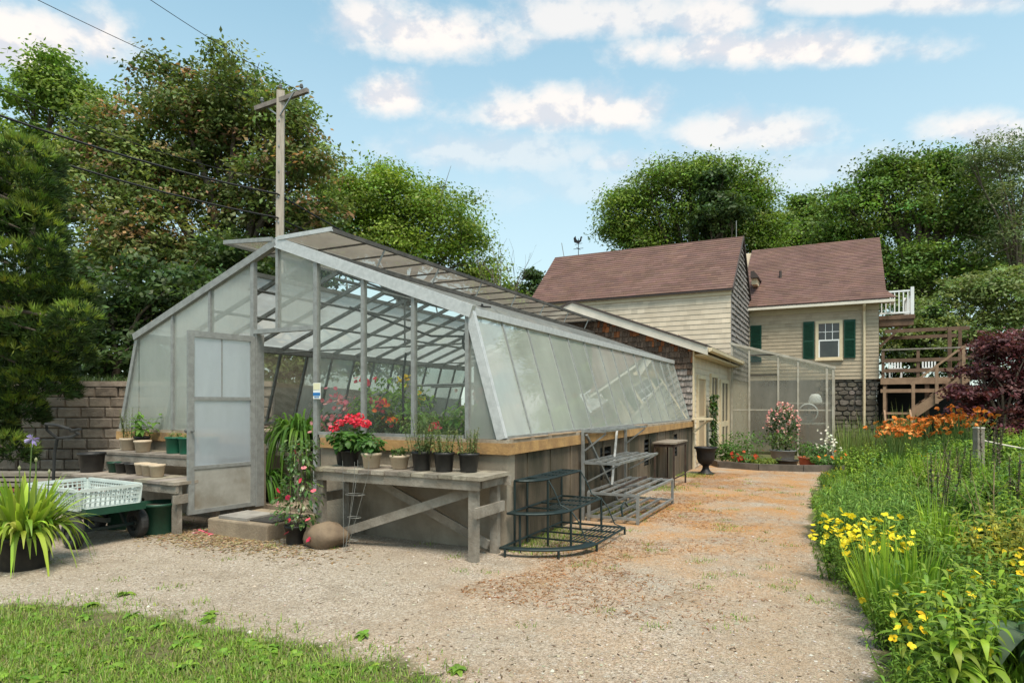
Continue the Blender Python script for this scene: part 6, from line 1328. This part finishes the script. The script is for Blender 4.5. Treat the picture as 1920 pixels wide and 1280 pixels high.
def fill_bed():
    rng = np.random.default_rng(2024)
    def inb(x, y): return x > edge_x(y) + .10 and x < .86 * y + .5
    pts = []
    def ok(x, y, d): return all((x - a) ** 2 + (y - b) ** 2 > d * d for a, b in pts)
    # yellow primroses, fern bank and iris stand where the photo has them
    for (x, y) in ((2.72, 5.05), (2.88, 5.3), (2.78, 5.45), (2.95, 5.08), (2.95, 5.6)): put('prim', x, y, rng, 1.0); pts.append((x, y))
    for (x, y) in ((3.35, 6.65), (3.5, 7.05), (3.75, 7.4), (3.65, 6.6), (3.95, 7.0), (4.1, 7.6), (4.35, 7.2), (4.3, 8.0), (4.6, 7.7), (4.0, 6.5), (4.75, 8.4), (4.9, 7.6), (3.6, 6.25), (4.5, 8.7)): put('fern', x, y, rng, 1.0); pts.append((x, y))
    for (x, y) in ((2.5, 4.2), (2.62, 4.35), (2.75, 4.15), (2.55, 4.5), (2.8, 4.45), (2.7, 4.7), (2.9, 4.6)): put('iris', x, y, rng, .95); pts.append((x, y))
    for (x, y) in ((4.35, 6.6), (4.55, 6.9), (5.35, 7.5), (5.0, 6.4), (7.0, 9.5), (6.2, 8.2), (7.6, 10.2)): put('spike', x, y, rng, 1.05)
    for (x, y) in ((2.35, 3.95), (3.0, 4.1), (3.7, 4.4), (3.5, 4.1), (3.9, 5.2), (4.1, 5.3), (2.45, 3.75), (2.35, 3.5), (3.0, 3.7), (3.3, 4.0), (2.2, 3.25), (2.7, 3.6)): put('sparse', x, y, rng, .9); pts.append((x, y))
    for (x, y) in ((3.7, 4.85), (3.95, 4.9), (4.1, 5.15), (3.85, 5.3), (4.3, 5.5)): put('gold', x, y, rng, 1.1); pts.append((x, y))
    for (x, y) in ((4.6, 6.1), (5.6, 8.6), (6.3, 9.3)): put('dead', x, y, rng, 1.0)
    for (x, y) in ((2.35, 3.45), (2.75, 3.6), (2.5, 3.85), (2.95, 3.95), (3.15, 4.3), (3.3, 4.7), (2.2, 3.2), (3.4, 4.4), (3.45, 5.1), (3.0, 3.4), (3.6, 5.5)): put('bold', x, y, rng, 1.0); pts.append((x, y))
    n = 0; tries = 0
    while n < 185 and tries < 6000:
        tries += 1; y = 3.1 + (13.2 - 3.1) * rng.uniform() ** 1.35; x = edge_x(y) + rng.uniform() * (.86 * y + .4 - edge_x(y))
        d = .20 + .022 * y
        if not inb(x, y) or not ok(x, y, d): continue
        pts.append((x, y)); n += 1; q = rng.uniform(); nearedge = x < edge_x(y) + .35
        kind = ('broad' if q < .7 else 'sparse') if nearedge else 'leafy' if q < .50 else 'broad' if q < .74 else 'iris' if q < .86 else 'fern' if q < .93 else 'sparse'
        put(kind, x, y, rng, ((.75 if nearedge else 1.0) if kind != 'iris' else .85) * (.78 if y > 7.5 else 1))
    # daylilies on the bank below the stairs
    m = 0
    for k in range(400):
        y = rng.uniform(14.2, 16.6); u = rng.uniform(1668, 1835); x = (u - 960) / F * y
        if m < 30 and ok(x, y, .42): put('lily', x, y, rng, 1.0); pts.append((x, y)); m += 1
    for (u, y) in ((1580, 17.5), (1600, 17), (1625, 17.3), (1640, 16.5), (1690, 15.3), (1700, 16.2), (1668, 16.8), (1590, 16.4)): x = (u - 960) / F * y; put('grassy', x, y, rng, 1.0)
    # dark hosta row by the rope, leafy margin by the lean-to and the foundation
    for (u, y) in ((1860, 11.8), (1890, 11.5), (1850, 12.6), (1880, 12.3), (1910, 12.0), (1830, 13.0), (1900, 12.9), (1800, 13.4)): put('broad', (u - 960) / F * y, y, rng, 1.1)
    for (u, y) in ((1590, 15.2), (1570, 14.0), (1600, 13.2), (1630, 14.3), (1660, 13.4), (1575, 16.2), (1610, 16.1), (1640, 15.4)): put('leafy', (u - 960) / F * y, y, rng, .85)
fill_bed()
for src in [s for L in P.values() for s in L if id(s) not in used]:
    for ch in list(src.children): bpy.data.objects.remove(ch)
    bpy.data.objects.remove(src)
# one big grey green leaf leaning in at the corner
def big_leaf():
    t = thing('mullein_plant', 'large soft grey green leaves at the lower corner of the bed', 'plant', (2.72, 3.42, hz(2.72, 3.42))); r = np.random.default_rng(4); fo = FO(); n = 7; ph = np.array([3.0, 2.4, 3.8, 1.5, 4.6, .4, 5.6])
    fo.strips(np.tile([0, 0, .25], (n, 1)), dirs(ph, np.full(n, .35)), sides(ph), r.uniform(.3, .42, n), .11, .7, cols(r, n, [(.14, .2, .11), (.12, .18, .10)], .1), LANCE, .25); fo.obj('foliage', LEAF, t); MB().tube([(0, 0, -.02), (0, 0, .3)], .012, 6, c=(.1, .15, .06)).build('stem', LEAF, t)
big_leaf()

# ================================================================== STUFF: grass, ground cover, litter
def grass(name, label, pts_fn, n, L, W, pal, seed, droop=(.2, .9)):
    r = np.random.default_rng(seed); P = pts_fn(r, n); m = len(P); ph = r.uniform(0, 6.283, m); fo = FO()
    fo.strips(P, dirs(ph, r.uniform(.75, 1.5, m)), sides(ph), L * r.uniform(.5, 1.3, m), W, r.uniform(*droop, m), cols(r, m, pal, .22), GRASS, .1)
    tag(fo.obj(name, LEAF), label, 'grass', kind='stuff')
GE = np.array(GRASS_EDGE)
LAWN = [(0.186, 0.302, 0.039), (0.224, 0.342, 0.048), (0.153, 0.251, 0.034), (0.262, 0.309, 0.081), (0.294, 0.283, 0.115)]
def lawn_pts(r, n):
    y = r.uniform(2.9, 5.15, n); x = r.uniform(-1, 1, n) * (.82 * y + .3); ye = np.interp(x, GE[:, 0], GE[:, 1], right=2.4); d = ye - y
    dens = np.sin(x * 3.1 + 1.3 * np.sin(y * 4.7)) * .5 + np.sin(y * 7.3 + x * 5.1) * .3 + np.sin(x * 11 - y * 9) * .25
    k = (d > -.34) & (r.uniform(0, 1, n) < np.where(d < 0, .02 + .3 * np.clip(d + .34, 0, 1), np.clip(.22 + d * 1.3, 0, 1)) * np.clip(.7 + dens * .6, .15, 1)) & (x < .3)
    return np.stack([x[k], y[k], np.full(k.sum(), .0)], 1)
grass('lawn_grass', 'short rough grass at the near edge of the drive', lawn_pts, 230000, .085, .0065, LAWN, 1)
def weeds_pts(r, n):
    p = lawn_pts(r, n); return p
r0 = np.random.default_rng(33)
pw = lawn_pts(r0, 800)
fo = FO()
for p in pw:
    m = 16; ph = r0.uniform(0, 6.283, m); L = r0.uniform(.045, .12, m); fo.strips(np.tile(p + (0, 0, .015), (m, 1)), dirs(ph, r0.uniform(.2, .9, m)), sides(ph), L, L * .35, .7, cols(r0, m, [(.17, .29, .035), (.21, .33, .04), (.13, .23, .03)]), LANCE, .2)
tag(fo.obj('lawn_weeds', LEAF), 'broad leaved weeds in the rough grass', 'weeds', kind='stuff')
def cover_pts(r, n):
    y = 3.0 + 11.5 * r.uniform(0, 1, n) ** 1.5; x0 = np.interp(y, [e[0] for e in EDGE], [e[1] for e in EDGE]); x = x0 + .10 + r.uniform(.0, 1, n) * (.86 * y + .4 - x0)
    return np.stack([x, y, [hz(a, b) for a, b in zip(x, y)]], 1)
grass('bed_ground_cover', 'low mixed greenery filling the flower bed between the plants', cover_pts, 42000, .20, .014, MG + YG, 2, (.3, 1.2))
def far_pts(r, n):
    y = r.uniform(12.5, 24, n); x0 = np.interp(y, [e[0] for e in EDGE], [e[1] for e in EDGE]); x = x0 + r.uniform(-.02, 1, n) * (.86 * y - x0); k = (x - CX) * CT + (y - CY) * ST
    return np.stack([x, y, [hz(a, b) for a, b in zip(x, y)]], 1)
grass('far_lawn', 'mown grass between the flower bed and the houses', far_pts, 45000, .11, .016, [(.11, .165, .025), (.14, .19, .03), (.09, .14, .024)], 3)
def side_pts(r, n):
    y = r.uniform(1.5, 16, n); x = np.maximum(.86 * y + .35, 2.2) + r.uniform(0, 1, n) ** 1.5 * 7; return np.stack([x, y, [hz(a, b) for a, b in zip(x, y)]], 1)
grass('outer_meadow', 'tall rough greenery continuing past the outer side of the flower bed', side_pts, 26000, .24, .02, MG + YG, 7, (.3, 1.2))
def bank_pts(r, n):
    y = r.uniform(12.9, 15.5, n); x = r.uniform(-11.5, -4.9, n); return np.stack([x, y, np.full(n, 1.93)], 1)
grass('bank_grass', 'rough grass along the top of the block wall', bank_pts, 6000, .28, .016, [(.06, .09, .025), (.08, .11, .03)], 4)
def wall_pts(r, n):
    a = r.uniform(0, 1, n); s = np.where(a < .55, 0, np.where(a < .8, 1, 2)); ly = r.uniform(-.4, 9, n); lx = np.abs(r.normal(.06, .30, n)); f = r.uniform(-2.4, 0, n)
    clump = np.sin(ly * 2.6) + .6 * np.sin(ly * 5.7 + 1); keep = (clump > .25) & (lx < .95); lx, ly = lx[keep], ly[keep]
    return np.array([tuple(gw(p, q, .004)) for p, q in zip(lx, ly)])
grass('wall_grass', 'tufts of grass along the foot of the stained wall and under the racks', wall_pts, 9000, .085, .006, LAWN + [(.14, .2, .03)], 5)
def tuft_pts(r, n):
    c = []
    while len(c) < 90:
        y = 4.2 + 9 * r.uniform() ** 1.6; x = r.uniform(-4.5, edge_x(y)); lx = (x - CX) * CT + (y - CY) * ST; ly = -(x - CX) * ST + (y - CY) * CT
        if (lx > .05 or ly < -.1) and r.uniform() < (.9 if x > edge_x(y) - .5 or ly > -1.1 else .3): c.append((x, y, .005))
    c = np.array(c); k = r.integers(0, len(c), n); return c[k] + np.column_stack([r.normal(0, .05, (n, 2)), np.zeros(n)])
grass('drive_tufts', 'small weeds and grass tufts coming up through the gravel', tuft_pts, 2600, .055, .006, LAWN, 6)
def litter():
    """fallen needles and leaves: small flat slivers on the gravel"""
    r = np.random.default_rng(8); fo = FO()
    def sliver(Pn, L, W, pal):
        n = len(Pn); ph = r.uniform(0, 6.283, n); fo.strips(Pn, dirs(ph, r.normal(0, .12, n)), sides(ph), L * r.uniform(.5, 1.3, n), W, .05, cols(r, n, pal, .25), (.6, 1, .1), .3)
    n = 16000; ly = r.uniform(-1.5, 9.6, n); lx = np.abs(r.normal(0, 1.05, n)) + .3; k = np.sin(lx * 2.1 + ly * 1.7) + np.sin(ly * 3.3 - lx) > -.4; lx, ly = lx[k], ly[k]
    q = np.array([tuple(gw(a, b, .012)) for a, b in zip(lx, ly)]); q = q[q[:, 0] < np.interp(q[:, 1], [e[0] for e in EDGE], [e[1] for e in EDGE])]; sliver(q, .06, .006, [(.30, .12, .035), (.36, .16, .05), (.24, .10, .04)])
    n = 3000; lx = -3.2 + r.normal(0, .75, n); ly = -.85 + r.normal(0, .2, n) - .1; q = np.array([tuple(gw(a, b, .012)) for a, b in zip(lx, ly)]); q = q[q[:, 1] < 8.0]; sliver(q, .05, .018, [(.30, .20, .10), (.36, .26, .15), (.22, .145, .08), (.42, .33, .21)])
    n = 26; q = np.array([tuple(gw(a, b, .02)) for a, b in zip(r.normal(-3.55, .12, n), r.normal(-.78, .07, n))]); sliver(q, .05, .04, HOT + PINK)
    n = 1500; y = 3.4 + 9 * r.uniform(0, 1, n) ** 1.5; x = r.uniform(-.9, .62, n) * y; k = x < np.interp(y, [e[0] for e in EDGE], [e[1] for e in EDGE]); sliver(np.stack([x[k], y[k], np.full(k.sum(), .011)], 1), .035, .009, [(.16, .11, .07), (.22, .15, .09), (.12, .08, .05)])
    tag(fo.obj('fallen_needles', PETAL), 'fallen pine needles, petals and leaf litter on the gravel', 'leaf litter', kind='stuff')
litter()
def pebbles():
    r = np.random.default_rng(14); n = 9000; y = 3.3 + 6.5 * r.uniform(0, 1, n) ** 1.7; x = r.uniform(-.95, .6, n) * y; k = (x < np.interp(y, [e[0] for e in EDGE], [e[1] for e in EDGE]) + .05); ye = np.interp(x, GE[:, 0], GE[:, 1], right=2.4); k &= y > ye - .05; x, y = x[k], y[k]; n = len(x)
    o = np.array([(1, 0, 0), (0, 1, 0), (-1, 0, 0), (0, -1, 0), (0, 0, 1), (.0, 0, -1)], float); s = .0045 * (1 + r.exponential(.55, n)); J = o[None] * s[:, None, None] * (1, 1, .6) * r.uniform(.6, 1.4, (n, 6, 1)); a = r.uniform(0, 6.28, n); c, q = np.cos(a)[:, None], np.sin(a)[:, None]
    V = np.stack([J[:, :, 0] * c - J[:, :, 1] * q + x[:, None], J[:, :, 0] * q + J[:, :, 1] * c + y[:, None], J[:, :, 2] + .008], 2).reshape(-1, 3)
    T = np.array([(0, 1, 4), (1, 2, 4), (2, 3, 4), (3, 0, 4)]); T = (T[None] + (np.arange(n) * 6)[:, None, None]).reshape(-1, 3)
    C = np.repeat(cols(r, n, [(.40, .34, .27), (.32, .265, .20), (.48, .42, .36), (.26, .21, .16), (.36, .28, .21)], .15), 6, 0)
    tag(np_obj('loose_gravel', V, np.zeros((0, 4), int), C, mat('pebble', (1, 1, 1), tint=True, rough=.9, spec=.2), T=T), 'loose pebbles on the drive', 'gravel', kind='stuff')
pebbles()
